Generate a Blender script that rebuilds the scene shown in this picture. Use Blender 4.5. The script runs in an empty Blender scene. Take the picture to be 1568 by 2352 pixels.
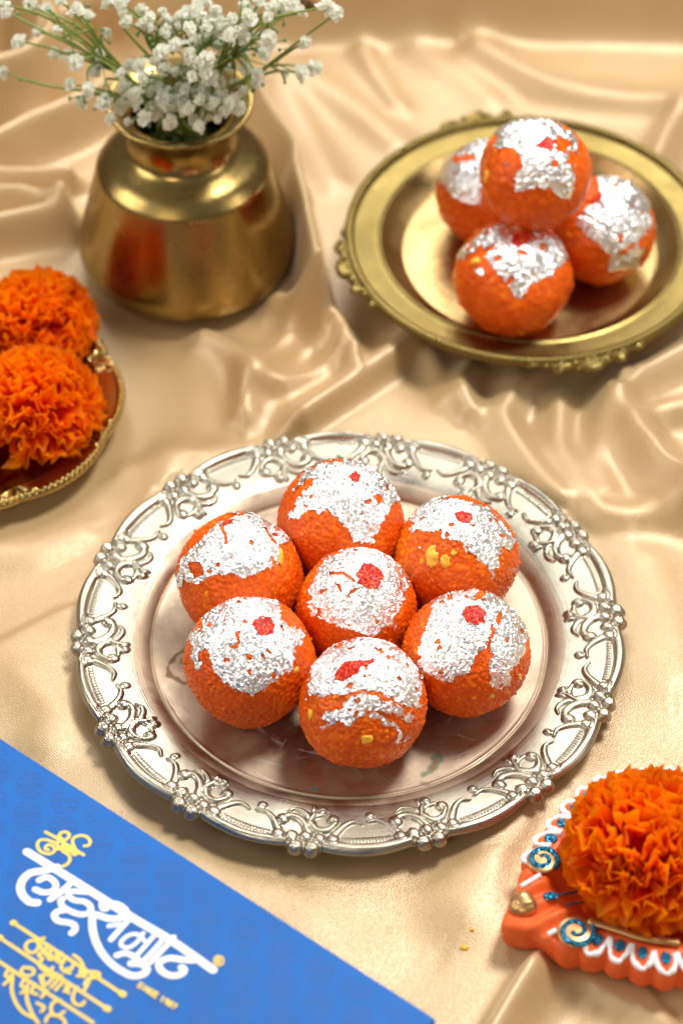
import bpy, bmesh, math, random
import numpy as np
from mathutils import Vector, Matrix

random.seed(7)
RNG = np.random.default_rng(11)
S = bpy.context.scene
COL = S.collection
R = math.radians

# ------------------------------------------------------------------ camera
CAM_H = 0.95
PITCH = R(47.2)
FPX = 6316.0                      # focal length in units of a 1568x2352 frame
cam_d = bpy.data.cameras.new("camera")
cam = bpy.data.objects.new("camera", cam_d)
COL.objects.link(cam)
cam.location = (0, 0, CAM_H)
cam.rotation_euler = (R(90) - PITCH, 0, 0)
cam_d.sensor_fit = 'VERTICAL'
cam_d.sensor_height = 36.0
cam_d.lens = 36.0 * FPX / 2352.0
cam_d.clip_start = 0.01
cam_d.clip_end = 60
S.camera = cam
FWD = np.array([0, math.cos(PITCH), -math.sin(PITCH)])
UP = np.array([0, math.sin(PITCH), math.cos(PITCH)])
RIGHT = np.array([1.0, 0, 0])
EYE = np.array([0, 0, CAM_H])


def ray(x, y):
    return FWD + RIGHT * ((x - 784) / FPX) + UP * (-(y - 1176) / FPX)


def at(x, y, z=0.0):
    d = ray(x, y)
    return EYE + d * ((z - CAM_H) / d[2])


def at_plane_y(x, y, py):
    d = ray(x, y)
    return EYE + d * (py / d[1])


def depth(p):
    return float(np.dot(np.asarray(p) - EYE, FWD))


cam_d.dof.use_dof = True
cam_d.dof.focus_distance = depth(at(830, 1560, 0.025))
cam_d.dof.aperture_fstop = 5.6

# ------------------------------------------------------------------ world and lamps
W = bpy.data.worlds.new("World")
S.world = W
W.use_nodes = True
nt = W.node_tree
bg = nt.nodes["Background"]
tc = nt.nodes.new("ShaderNodeTexCoord")
sep = nt.nodes.new("ShaderNodeSeparateXYZ")
nt.links.new(tc.outputs["Generated"], sep.inputs[0])
ramp = nt.nodes.new("ShaderNodeValToRGB")
ramp.color_ramp.elements[0].position = 0.0
ramp.color_ramp.elements[0].color = (0.62, 0.47, 0.30, 1)
ramp.color_ramp.elements[1].position = 1.0
ramp.color_ramp.elements[1].color = (0.92, 0.89, 0.84, 1)
nt.links.new(sep.outputs["Z"], ramp.inputs[0])
nt.links.new(ramp.outputs[0], bg.inputs[0])
bg.inputs[1].default_value = 0.31


def area(name, loc, target, size, power, color=(1, 1, 1), sy=None):
    l = bpy.data.lights.new(name, 'AREA')
    l.shape = 'RECTANGLE'
    l.size = size
    l.size_y = sy or size
    l.energy = power
    l.color = color
    o = bpy.data.objects.new(name, l)
    COL.objects.link(o)
    o.location = loc
    d = Vector(target) - Vector(loc)
    o.rotation_euler = d.to_track_quat('-Z', 'Y').to_euler()
    return o


MID = (0.0, 0.86, 0.02)
area("key_lamp", (0.66, 1.38, 1.84), MID, 0.46, 42, (1, 0.97, 0.93))
area("left_softbox", (-1.35, 0.75, 0.95), MID, 0.8, 11, (1, 0.98, 0.95), 0.8)
area("front_softbox", (-0.75, -0.75, 1.35), MID, 0.7, 8, (1, 0.87, 0.70), 0.6)
area("right_softbox", (1.50, 0.60, 0.85), MID, 0.5, 5, (1, 0.97, 0.92), 0.8)
area("back_softbox", (-0.15, 2.5, 1.55), MID, 1.2, 22, (1, 0.985, 0.96), 0.8)

S.view_settings.view_transform = 'Standard'
S.view_settings.look = 'None'
S.view_settings.exposure = 0.0
S.view_settings.gamma = 1.0
S.cycles.max_bounces = 8
S.cycles.use_denoising = True

# ------------------------------------------------------------------ helpers


def mesh(name, V, F, mats=(), parent=None, smooth=True, loc=None, midx=None, attr=None, link=True):
    V = np.asarray(V, dtype=np.float32)
    me = bpy.data.meshes.new(name)
    me.vertices.add(len(V))
    me.vertices.foreach_set("co", V.ravel())
    if isinstance(F, np.ndarray):
        n = F.shape[1]
        me.loops.add(F.size)
        me.polygons.add(len(F))
        me.loops.foreach_set("vertex_index", F.astype(np.int32).ravel())
        me.polygons.foreach_set("loop_start", np.arange(0, F.size, n, dtype=np.int32))
        me.polygons.foreach_set("loop_total", np.full(len(F), n, dtype=np.int32))
    else:
        idx = [i for f in F for i in f]
        tot = np.array([len(f) for f in F], dtype=np.int32)
        st = np.concatenate([[0], np.cumsum(tot)[:-1]]).astype(np.int32)
        me.loops.add(len(idx))
        me.polygons.add(len(F))
        me.loops.foreach_set("vertex_index", np.array(idx, dtype=np.int32))
        me.polygons.foreach_set("loop_start", st)
        me.polygons.foreach_set("loop_total", tot)
    me.polygons.foreach_set("use_smooth", np.full(len(me.polygons), smooth, dtype=bool))
    if midx is not None:
        me.polygons.foreach_set("material_index", np.asarray(midx, dtype=np.int32))
    for m in (mats if isinstance(mats, (list, tuple)) else [mats]):
        me.materials.append(m)
    if attr:
        for an, av in attr.items():
            av = np.asarray(av, dtype=np.float32)
            if av.ndim == 1:
                a = me.attributes.new(an, 'FLOAT', 'POINT')
                a.data.foreach_set("value", av)
            else:
                a = me.attributes.new(an, 'FLOAT_COLOR', 'POINT')
                if av.shape[1] == 3:
                    av = np.c_[av, np.ones(len(av), dtype=np.float32)]
                a.data.foreach_set("color", av.astype(np.float32).ravel())
    me.update(calc_edges=True)
    me.validate()
    if not link:
        return me
    return put(name, me, parent, loc)


def put(name, me, parent=None, loc=None):
    o = bpy.data.objects.new(name, me)
    COL.objects.link(o)
    if parent is not None:
        o.parent = parent
    if loc is not None:
        o.location = loc
    return o


def empty(name, loc, label, cat, group=None, rz=0.0):
    o = bpy.data.objects.new(name, None)
    COL.objects.link(o)
    o.location = tuple(float(v) for v in loc)
    o.rotation_euler = (0, 0, rz)
    o.empty_display_size = 0.01
    tag(o, label, cat, group)
    return o


def tag(o, label, cat, group=None):
    o["label"] = label
    o["category"] = cat
    if group:
        o["group"] = group


def grid_faces(nu, nv, wrap_u=False):
    """faces of a grid of nu x nv points, index = i*nv + j"""
    iu = np.arange(nu if wrap_u else nu - 1)
    jv = np.arange(nv - 1)
    I, J = np.meshgrid(iu, jv, indexing='ij')
    I2 = (I + 1) % nu
    return np.stack([I * nv + J, I2 * nv + J, I2 * nv + J + 1, I * nv + J + 1], -1).reshape(-1, 4)


def catmull(P, n=8, closed=False):
    P = np.asarray(P, float)
    out = []
    m = len(P)
    rng = range(m if closed else m - 1)
    for i in rng:
        if closed:
            p0, p1, p2, p3 = P[(i - 1) % m], P[i], P[(i + 1) % m], P[(i + 2) % m]
        else:
            p0, p1, p2, p3 = P[max(i - 1, 0)], P[i], P[i + 1], P[min(i + 2, m - 1)]
        for k in range(n):
            t = k / n
            out.append(0.5 * ((2 * p1) + (-p0 + p2) * t + (2 * p0 - 5 * p1 + 4 * p2 - p3) * t * t + (-p0 + 3 * p1 - 3 * p2 + p3) * t ** 3))
    if not closed:
        out.append(P[-1])
    return np.array(out)


def tube(P, rad, sides=8, flat=1.0):
    """tube along 3-D points; rad scalar or per point"""
    P = np.asarray(P, float)
    n = len(P)
    rad = np.broadcast_to(np.asarray(rad, float), (n,))
    T = np.gradient(P, axis=0)
    T /= np.linalg.norm(T, axis=1)[:, None] + 1e-12
    ref = np.array([0, 0, 1.0])
    A = np.cross(T, ref)
    bad = np.linalg.norm(A, axis=1) < 1e-3
    A[bad] = np.cross(T[bad], np.array([1.0, 0, 0]))
    A /= np.linalg.norm(A, axis=1)[:, None]
    B = np.cross(A, T)
    a = np.linspace(0, 2 * np.pi, sides, endpoint=False)
    V = P[:, None] + rad[:, None, None] * (A[:, None] * np.cos(a)[None, :, None] + flat * B[:, None] * np.sin(a)[None, :, None])
    V = V.reshape(-1, 3)
    F = []
    for i in range(n - 1):
        for j in range(sides):
            k = (j + 1) % sides
            F.append((i * sides + j, i * sides + k, (i + 1) * sides + k, (i + 1) * sides + j))
    F.append(tuple(range(sides))[::-1])
    F.append(tuple((n - 1) * sides + j for j in range(sides)))
    return V, F


def join(parts):
    V, F, o = [], [], 0
    for v, f in parts:
        V.append(np.asarray(v))
        F += [tuple(int(i) + o for i in q) for q in f]
        o += len(v)
    return np.concatenate(V), F


def lathe(prof, n=128, wob=None):
    prof = np.asarray(prof, float)
    a = np.linspace(0, 2 * np.pi, n, endpoint=False)
    V = np.stack([prof[None, :, 0] * np.cos(a)[:, None], prof[None, :, 0] * np.sin(a)[:, None], np.broadcast_to(prof[None, :, 1], (n, len(prof)))], -1)
    return V.reshape(-1, 3), grid_faces(n, len(prof), True)


_ICO = {}


def ico(level):
    if level not in _ICO:
        bm = bmesh.new()
        bmesh.ops.create_icosphere(bm, subdivisions=level, radius=1.0)
        bm.verts.ensure_lookup_table()
        V = np.array([v.co[:] for v in bm.verts])
        V /= np.linalg.norm(V, axis=1)[:, None]
        F = np.array([[v.index for v in f.verts] for f in bm.faces], dtype=np.int32)
        bm.free()
        _ICO[level] = (V, F)
    return _ICO[level]


def fib(n, jitter=0.4, rng=RNG):
    i = np.arange(n) + 0.5
    ph = np.arccos(1 - 2 * i / n)
    th = np.pi * (1 + 5 ** 0.5) * i
    P = np.stack([np.cos(th) * np.sin(ph), np.sin(th) * np.sin(ph), np.cos(ph)], 1)
    P += rng.normal(size=P.shape) * jitter * math.sqrt(4 / n)
    return P / np.linalg.norm(P, axis=1)[:, None]


def nearest(D, Sd, chunk=6000):
    """index of nearest seed and its chord distance, for unit vectors"""
    idx = np.empty(len(D), dtype=np.int64)
    dd = np.empty(len(D))
    S32 = Sd.astype(np.float32).T
    for a in range(0, len(D), chunk):
        M = D[a:a + chunk].astype(np.float32) @ S32
        k = M.argmax(1)
        idx[a:a + chunk] = k
        dd[a:a + chunk] = np.sqrt(np.maximum(0, 2 - 2 * M[np.arange(len(k)), k]))
    return idx, dd


def smooth_noise(D, freq, rng, n=14):
    """sum of random waves over points (any dimension)"""
    out = np.zeros(len(D))
    for _ in range(n):
        k = rng.normal(size=D.shape[1]) * freq
        out += np.sin(D @ k + rng.uniform(0, 6.28))
    return out / math.sqrt(n)


def in_poly(x, y, poly):
    P = np.asarray(poly, float)
    inside = np.zeros(len(x), bool)
    n = len(P)
    for i in range(n):
        x1, y1 = P[i]
        x2, y2 = P[(i + 1) % n]
        if y1 == y2:
            continue
        c = ((y1 > y) != (y2 > y)) & (x < (x2 - x1) * (y - y1) / (y2 - y1) + x1)
        inside ^= c
    return inside


def seg_dist(X, Y, P):
    """distance, side sign and along-parameter of points to a polyline"""
    best = np.full(X.shape, 1e9)
    side = np.zeros(X.shape)
    tt = np.zeros(X.shape)
    n = len(P) - 1
    for i in range(n):
        ax, ay = P[i]
        bx, by = P[i + 1]
        dx, dy = bx - ax, by - ay
        L2 = dx * dx + dy * dy + 1e-18
        t = np.clip(((X - ax) * dx + (Y - ay) * dy) / L2, 0, 1)
        ex, ey = X - ax - t * dx, Y - ay - t * dy
        d = np.hypot(ex, ey)
        m = d < best
        best[m] = d[m]
        side[m] = np.sign(dx * ey - dy * ex)[m]
        tt[m] = ((i + t) / n)[m]
    return best, side, tt


def sstep(a, b, x):
    t = np.clip((x - a) / (b - a), 0, 1)
    return t * t * (3 - 2 * t)


# ------------------------------------------------------------------ materials


def mat(name):
    m = bpy.data.materials.new(name)
    m.use_nodes = True
    n = m.node_tree
    return m, n, n.nodes["Principled BSDF"]


def node(n, t, **kw):
    x = n.nodes.new(t)
    for k, v in kw.items():
        setattr(x, k, v)
    return x


def noise(n, scale, detail=3, rough=0.55, coord=None, vec_scale=None):
    t = node(n, "ShaderNodeTexNoise")
    t.inputs["Scale"].default_value = scale
    t.inputs["Detail"].default_value = detail
    t.inputs["Roughness"].default_value = rough
    c = coord or node(n, "ShaderNodeTexCoord").outputs["Object"]
    if vec_scale:
        mp = node(n, "ShaderNodeMapping")
        mp.inputs["Scale"].default_value = vec_scale
        n.links.new(c, mp.inputs[0])
        c = mp.outputs[0]
    n.links.new(c, t.inputs["Vector"])
    return t


def ramp_of(n, src, stops):
    r = node(n, "ShaderNodeValToRGB")
    e = r.color_ramp.elements
    while len(e) < len(stops):
        e.new(0.5)
    for k, (p, c) in enumerate(stops):
        e[k].position = p
        e[k].color = (c, c, c, 1) if not hasattr(c, '__len__') else (*c, 1)
    n.links.new(src, r.inputs[0])
    return r.outputs[0]


def bump(n, b, src, strength, dist, prev=None):
    u = node(n, "ShaderNodeBump")
    u.inputs["Strength"].default_value = strength
    u.inputs["Distance"].default_value = dist
    n.links.new(src, u.inputs["Height"])
    if prev:
        n.links.new(prev, u.inputs["Normal"])
    if b is not None:
        n.links.new(u.outputs[0], b.inputs["Normal"])
    return u.outputs[0]


def mixc(n, fac, a, b, mode='MIX'):
    x = node(n, "ShaderNodeMix", data_type='RGBA', blend_type=mode)
    if isinstance(fac, float):
        x.inputs[0].default_value = fac
    else:
        n.links.new(fac, x.inputs[0])
    for k, v in ((6, a), (7, b)):
        if hasattr(v, 'links'):
            n.links.new(v, x.inputs[k])
        else:
            x.inputs[k].default_value = (*v, 1)
    return x.outputs[2]


def setp(b, **kw):
    for k, v in kw.items():
        k = k.replace('_', ' ')
        if k in b.inputs:
            b.inputs[k].default_value = v if not (hasattr(v, '__len__') and len(v) == 3) else (*v, 1)


def plain(name, color, rough=0.5, metallic=0.0, **kw):
    m, n, b = mat(name)
    setp(b, Base_Color=color, Roughness=rough, Metallic=metallic)
    setp(b, **kw)
    return m


# satin
m_satin, n, b = mat("champagne_satin")
t = noise(n, 9, 3)
c = ramp_of(n, t.outputs[0], [(0.3, (0.470, 0.303, 0.136)), (0.7, (0.540, 0.373, 0.190))])
n.links.new(c, b.inputs["Base Color"])
setp(b, Roughness=0.34, Metallic=0.18)
b.inputs["Specular IOR Level"].default_value = 0.9
b.inputs["Sheen Weight"].default_value = 0.25
b.inputs["Sheen Roughness"].default_value = 0.35
b.inputs["Sheen Tint"].default_value = (1.0, 0.9, 0.75, 1)
wv = node(n, "ShaderNodeTexWave", wave_type='BANDS', bands_direction='DIAGONAL')
wv.inputs["Scale"].default_value = 420
wv.inputs["Distortion"].default_value = 1.5
n.links.new(node(n, "ShaderNodeTexCoord").outputs["Object"], wv.inputs["Vector"])
w2 = noise(n, 1500, 2)
pr = bump(n, None, wv.outputs["Fac"], 0.12, 0.0004)
pr = bump(n, None, w2.outputs[0], 0.45, 0.0005, pr)
bump(n, b, noise(n, 120, 3).outputs[0], 0.10, 0.001, pr)


def metal(name, base, rough, dark=(0.2, 0.15, 0.1), spots=0.0, stain=False, brush=True):
    m, n, b = mat(name)
    tcn = node(n, "ShaderNodeTexCoord").outputs["Object"]
    t = noise(n, 55, 4, 0.6, tcn)
    hi = tuple(min(1, v * 1.06) for v in base)
    lo = tuple(v * 0.86 for v in base)
    c = ramp_of(n, t.outputs[0], [(0.3, lo), (0.7, hi)])
    if spots:
        sp = noise(n, 260, 2, 0.5, tcn)
        f = ramp_of(n, sp.outputs[0], [(0.70, 0.0), (0.76, spots)])
        c = mixc(n, f, c, dark)
    if stain:
        at_ = node(n, "ShaderNodeAttribute", attribute_name="stain")
        c = mixc(n, at_.outputs["Alpha"], c, at_.outputs["Color"])
        mr = node(n, "ShaderNodeMath", operation='MULTIPLY_ADD')
        n.links.new(at_.outputs["Alpha"], mr.inputs[0])
        mr.inputs[1].default_value = -0.7
        mr.inputs[2].default_value = 1.0
        n.links.new(mr.outputs[0], b.inputs["Metallic"])
    else:
        b.inputs["Metallic"].default_value = 1.0
    n.links.new(c, b.inputs["Base Color"])
    rr = ramp_of(n, noise(n, 30, 5, 0.65, tcn).outputs[0], [(0.3, rough * 0.62), (0.7, rough * 1.55)])
    n.links.new(rr, b.inputs["Roughness"])
    if brush:
        sx = node(n, "ShaderNodeSeparateXYZ")
        n.links.new(tcn, sx.inputs[0])
        vl = node(n, "ShaderNodeVectorMath", operation='LENGTH')
        n.links.new(tcn, vl.inputs[0])
        ag = node(n, "ShaderNodeMath", operation='ARCTAN2')
        n.links.new(sx.outputs[1], ag.inputs[0])
        n.links.new(sx.outputs[0], ag.inputs[1])
        cb = node(n, "ShaderNodeCombineXYZ")
        sc = node(n, "ShaderNodeMath", operation='MULTIPLY')
        sc.inputs[1].default_value = 1.2
        n.links.new(ag.outputs[0], sc.inputs[0])
        s2 = node(n, "ShaderNodeMath", operation='MULTIPLY')
        s2.inputs[1].default_value = 900
        n.links.new(vl.outputs["Value"], s2.inputs[0])
        n.links.new(sc.outputs[0], cb.inputs[0])
        n.links.new(s2.outputs[0], cb.inputs[1])
        bn = node(n, "ShaderNodeTexNoise")
        bn.inputs["Scale"].default_value = 2.2
        bn.inputs["Detail"].default_value = 4
        n.links.new(cb.outputs[0], bn.inputs["Vector"])
        pr = bump(n, None, bn.outputs[0], 0.22, 0.0006)
        bump(n, b, noise(n, 350, 3, 0.5, tcn).outputs[0], 0.10, 0.0005, pr)
    else:
        bump(n, b, noise(n, 160, 4, 0.6, tcn).outputs[0], 0.12, 0.0008)
    return m


m_silver = metal("aged_silver", (0.41, 0.375, 0.295), 0.31, (0.35, 0.27, 0.17), 0.6, stain=True)
m_silver_in = metal("worn_silver_floor", (0.50, 0.395, 0.29), 0.50, (0.35, 0.27, 0.17), 0.7, stain=True)
m_brass = metal("old_brass", (0.26, 0.190, 0.060), 0.33, (0.12, 0.09, 0.05), 0.7)
m_brass_in = metal("worn_pinkish_brass", (0.45, 0.31, 0.13), 0.28, (0.10, 0.08, 0.05), 0.8)
m_vase = metal("polished_brass", (0.36, 0.25, 0.085), 0.24, (0.10, 0.07, 0.03), 0.5, brush=False)
m_dish = metal("dark_gilt", (0.50, 0.36, 0.12), 0.20, (0.08, 0.06, 0.03), 0.5, brush=False)
m_dish_in = metal("dark_copper_floor", (0.20, 0.075, 0.022), 0.22, (0.08, 0.05, 0.03), 0.3, brush=False)

# silver leaf
m_foil, n, b = mat("silver_leaf")
setp(b, Base_Color=(0.97, 0.97, 0.98), Metallic=1.0, Roughness=0.30)
bump(n, b, noise(n, 1400, 3).outputs[0], 0.35, 0.0006)

# boondi sweet
m_ladoo, n, b = mat("orange_boondi")
a = node(n, "ShaderNodeAttribute", attribute_name="pearl")
c = ramp_of(n, a.outputs["Fac"], [(0.0, (0.58, 0.068, 0.003)), (0.55, (0.76, 0.115, 0.005)), (0.85, (0.88, 0.23, 0.011)), (1.0, (0.93, 0.38, 0.02))])
n.links.new(c, b.inputs["Base Color"])
setp(b, Roughness=0.24)
b.inputs["Subsurface Weight"].default_value = 0.5
b.inputs["Subsurface Radius"].default_value = (1.0, 0.28, 0.05)
b.inputs["Subsurface Scale"].default_value = 0.0018
b.inputs["Specular IOR Level"].default_value = 0.22
bump(n, b, noise(n, 700, 3).outputs[0], 0.4, 0.0010)

m_red, n, b = mat("red_saffron_paste")
t = noise(n, 900, 2)
c = ramp_of(n, t.outputs[0], [(0.35, (0.30, 0.003, 0.005)), (0.52, (0.55, 0.010, 0.012)), (0.66, (0.72, 0.14, 0.02))])
n.links.new(c, b.inputs["Base Color"])
setp(b, Roughness=0.4)
b.inputs["Specular IOR Level"].default_value = 0.2
b.inputs["Subsurface Weight"].default_value = 0.0
b.inputs["Subsurface Scale"].default_value = 0.001
m_nut = plain("golden_nut", (0.93, 0.46, 0.04), 0.3, Subsurface_Weight=0.4, Subsurface_Scale=0.003)

# marigold
m_mari, n, b = mat("marigold_petal")
a = node(n, "ShaderNodeAttribute", attribute_name="tip")
oi = node(n, "ShaderNodeObjectInfo")
c1 = ramp_of(n, a.outputs["Fac"], [(0.0, (0.95, 0.05, 0.002)), (0.5, (1.0, 0.130, 0.002)), (1.0, (1.0, 0.27, 0.003))])
c2 = ramp_of(n, a.outputs["Fac"], [(0.0, (1.0, 0.075, 0.002)), (0.5, (1.0, 0.19, 0.002)), (1.0, (1.0, 0.38, 0.004))])
c = mixc(n, oi.outputs["Random"], c1, c2)
n.links.new(c, b.inputs["Base Color"])
setp(b, Roughness=0.55)
b.inputs["Specular IOR Level"].default_value = 0.25
tr = node(n, "ShaderNodeBsdfTranslucent")
n.links.new(c, tr.inputs[0])
ms = node(n, "ShaderNodeMixShader")
ms.inputs[0].default_value = 0.6
n.links.new(b.outputs[0], ms.inputs[1])
n.links.new(tr.outputs[0], ms.inputs[2])
n.links.new(ms.outputs[0], n.nodes["Material Output"].inputs["Surface"])

# gypsophila
m_white_petal, n, b = mat("white_petal")
setp(b, Base_Color=(0.90, 0.90, 0.84), Roughness=0.6)
tr = node(n, "ShaderNodeBsdfTranslucent")
tr.inputs[0].default_value = (0.90, 0.92, 0.78, 1)
ms = node(n, "ShaderNodeMixShader")
ms.inputs[0].default_value = 0.5
n.links.new(b.outputs[0], ms.inputs[1])
n.links.new(tr.outputs[0], ms.inputs[2])
n.links.new(ms.outputs[0], n.nodes["Material Output"].inputs["Surface"])
m_stem = plain("green_stem", (0.20, 0.26, 0.05), 0.5)
m_calyx = plain("green_calyx", (0.16, 0.28, 0.11), 0.55)

# diya
m_clay, n, b = mat("orange_painted_clay")
c = ramp_of(n, noise(n, 120, 4).outputs[0], [(0.3, (0.76, 0.105, 0.018)), (0.7, (0.85, 0.150, 0.028))])
n.links.new(c, b.inputs["Base Color"])
chip = ramp_of(n, noise(n, 260, 4, 0.65).outputs[0], [(0.63, 0.0), (0.67, 0.75)])
c = mixc(n, chip, c, (0.50, 0.085, 0.03))
n.links.new(c, b.inputs["Base Color"])
n.links.new(ramp_of(n, noise(n, 90, 4).outputs[0], [(0.35, 0.30), (0.65, 0.65)]), b.inputs["Roughness"])
b.inputs["Specular IOR Level"].default_value = 0.3
bump(n, b, noise(n, 380, 3).outputs[0], 0.25, 0.0008)
m_white = plain("white_piping", (0.82, 0.80, 0.80), 0.45)
m_glit, n, b = mat("blue_glitter")
vr = node(n, "ShaderNodeTexVoronoi")
vr.inputs["Scale"].default_value = 1900
n.links.new(node(n, "ShaderNodeTexCoord").outputs["Object"], vr.inputs["Vector"])
c = mixc(n, ramp_of(n, vr.outputs["Color"], [(0.5, 0.0), (0.75, 1.0)]), (0.004, 0.09, 0.20), (0.04, 0.42, 0.66))
n.links.new(c, b.inputs["Base Color"])
setp(b, Roughness=0.25, Metallic=0.6)
nm = node(n, "ShaderNodeNormalMap")
sub = node(n, "ShaderNodeVectorMath", operation='SUBTRACT')
n.links.new(vr.outputs["Color"], sub.inputs[0])
sub.inputs[1].default_value = (0.5, 0.5, 0.5)
scl = node(n, "ShaderNodeVectorMath", operation='SCALE')
scl.inputs["Scale"].default_value = 1.3
n.links.new(sub.outputs[0], scl.inputs[0])
ge = node(n, "ShaderNodeNewGeometry")
ad = node(n, "ShaderNodeVectorMath", operation='ADD')
n.links.new(ge.outputs["Normal"], ad.inputs[0])
n.links.new(scl.outputs[0], ad.inputs[1])
no = node(n, "ShaderNodeVectorMath", operation='NORMALIZE')
n.links.new(ad.outputs[0], no.inputs[0])
n.links.new(no.outputs[0], b.inputs["Normal"])
n.nodes.remove(nm)
m_gold_paint = plain("bronze_paint", (0.52, 0.30, 0.12), 0.32, 0.75)

# box
m_blue, n, b = mat("blue_card")
c = ramp_of(n, noise(n, 40, 4).outputs[0], [(0.3, (0.005, 0.108, 0.40)), (0.7, (0.007, 0.126, 0.46))])
n.links.new(c, b.inputs["Base Color"])
setp(b, Roughness=0.55)
b.inputs["Specular IOR Level"].default_value = 0.25
bump(n, b, noise(n, 600, 2).outputs[0], 0.06, 0.0005)
m_blue_line = plain("dark_blue_ink", (0.0042, 0.084, 0.345), 0.55)
m_print_white = plain("white_ink", (0.74, 0.74, 0.72), 0.5)
m_print_gold = plain("gold_foil_ink", (0.72, 0.52, 0.10), 0.42, 0.25)

# ------------------------------------------------------------------ the cloth
# position of round things on it
SIL_C = at(0, 0, 0) * 0
_c = np.array([0.0036, 0.8085])
SIL = np.array([0.0036, 0.8040, 0.0])
Z_SIL_FLOOR = 0.0040


def circ_fit(pts):
    A = np.c_[2 * pts, np.ones(len(pts))]
    s = np.linalg.lstsq(A, (pts ** 2).sum(1), rcond=None)[0]
    return s[:2], math.sqrt(s[2] + s[0] ** 2 + s[1] ** 2)


K = 1 / 1.7417
crease = [(605, 2551), (641, 2415), (684, 2328), (648, 2782), (606, 2666), (640, 2790), (747, 2948), (872, 3047), (996, 3118), (1162, 3167), (1328, 3188), (2187, 2587), (2179, 2479), (2146, 2380), (2071, 2288), (2179, 2686), (2137, 2811)]
cc, SIL_RC = circ_fit(np.array([at(x * K, y * K, Z_SIL_FLOOR)[:2] for x, y in crease]))
SIL = np.array([cc[0], cc[1], 0.0])
welled = [(1544, 880), (2105, 1372), (2706, 915), (1652, 1211), (2497, 1263), (1583, 784), (1713, 653), (2367, 610), (2584, 723)]
BZ = 0.005
Z_BR_RIM = 0.018 + BZ
bc, BR_RC = circ_fit(np.array([at(x * K, y * K, Z_BR_RIM)[:2] for x, y in welled]))
BRASS = np.array([bc[0], bc[1], 0.0])
VASE = at(433, 600, 0.0)
dishp = [(235, 775), (283, 900), (250, 1010), (190, 1080), (90, 1140), (0, 1165)]
dc, DISH_R = circ_fit(np.array([at(x, y, 0.014)[:2] for x, y in dishp]))
DISH = np.array([dc[0], dc[1], 0.0])
print("SIL", SIL, SIL_RC, "BRASS", BRASS, BR_RC, "VASE", VASE, "DISH", DISH, DISH_R)

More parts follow.
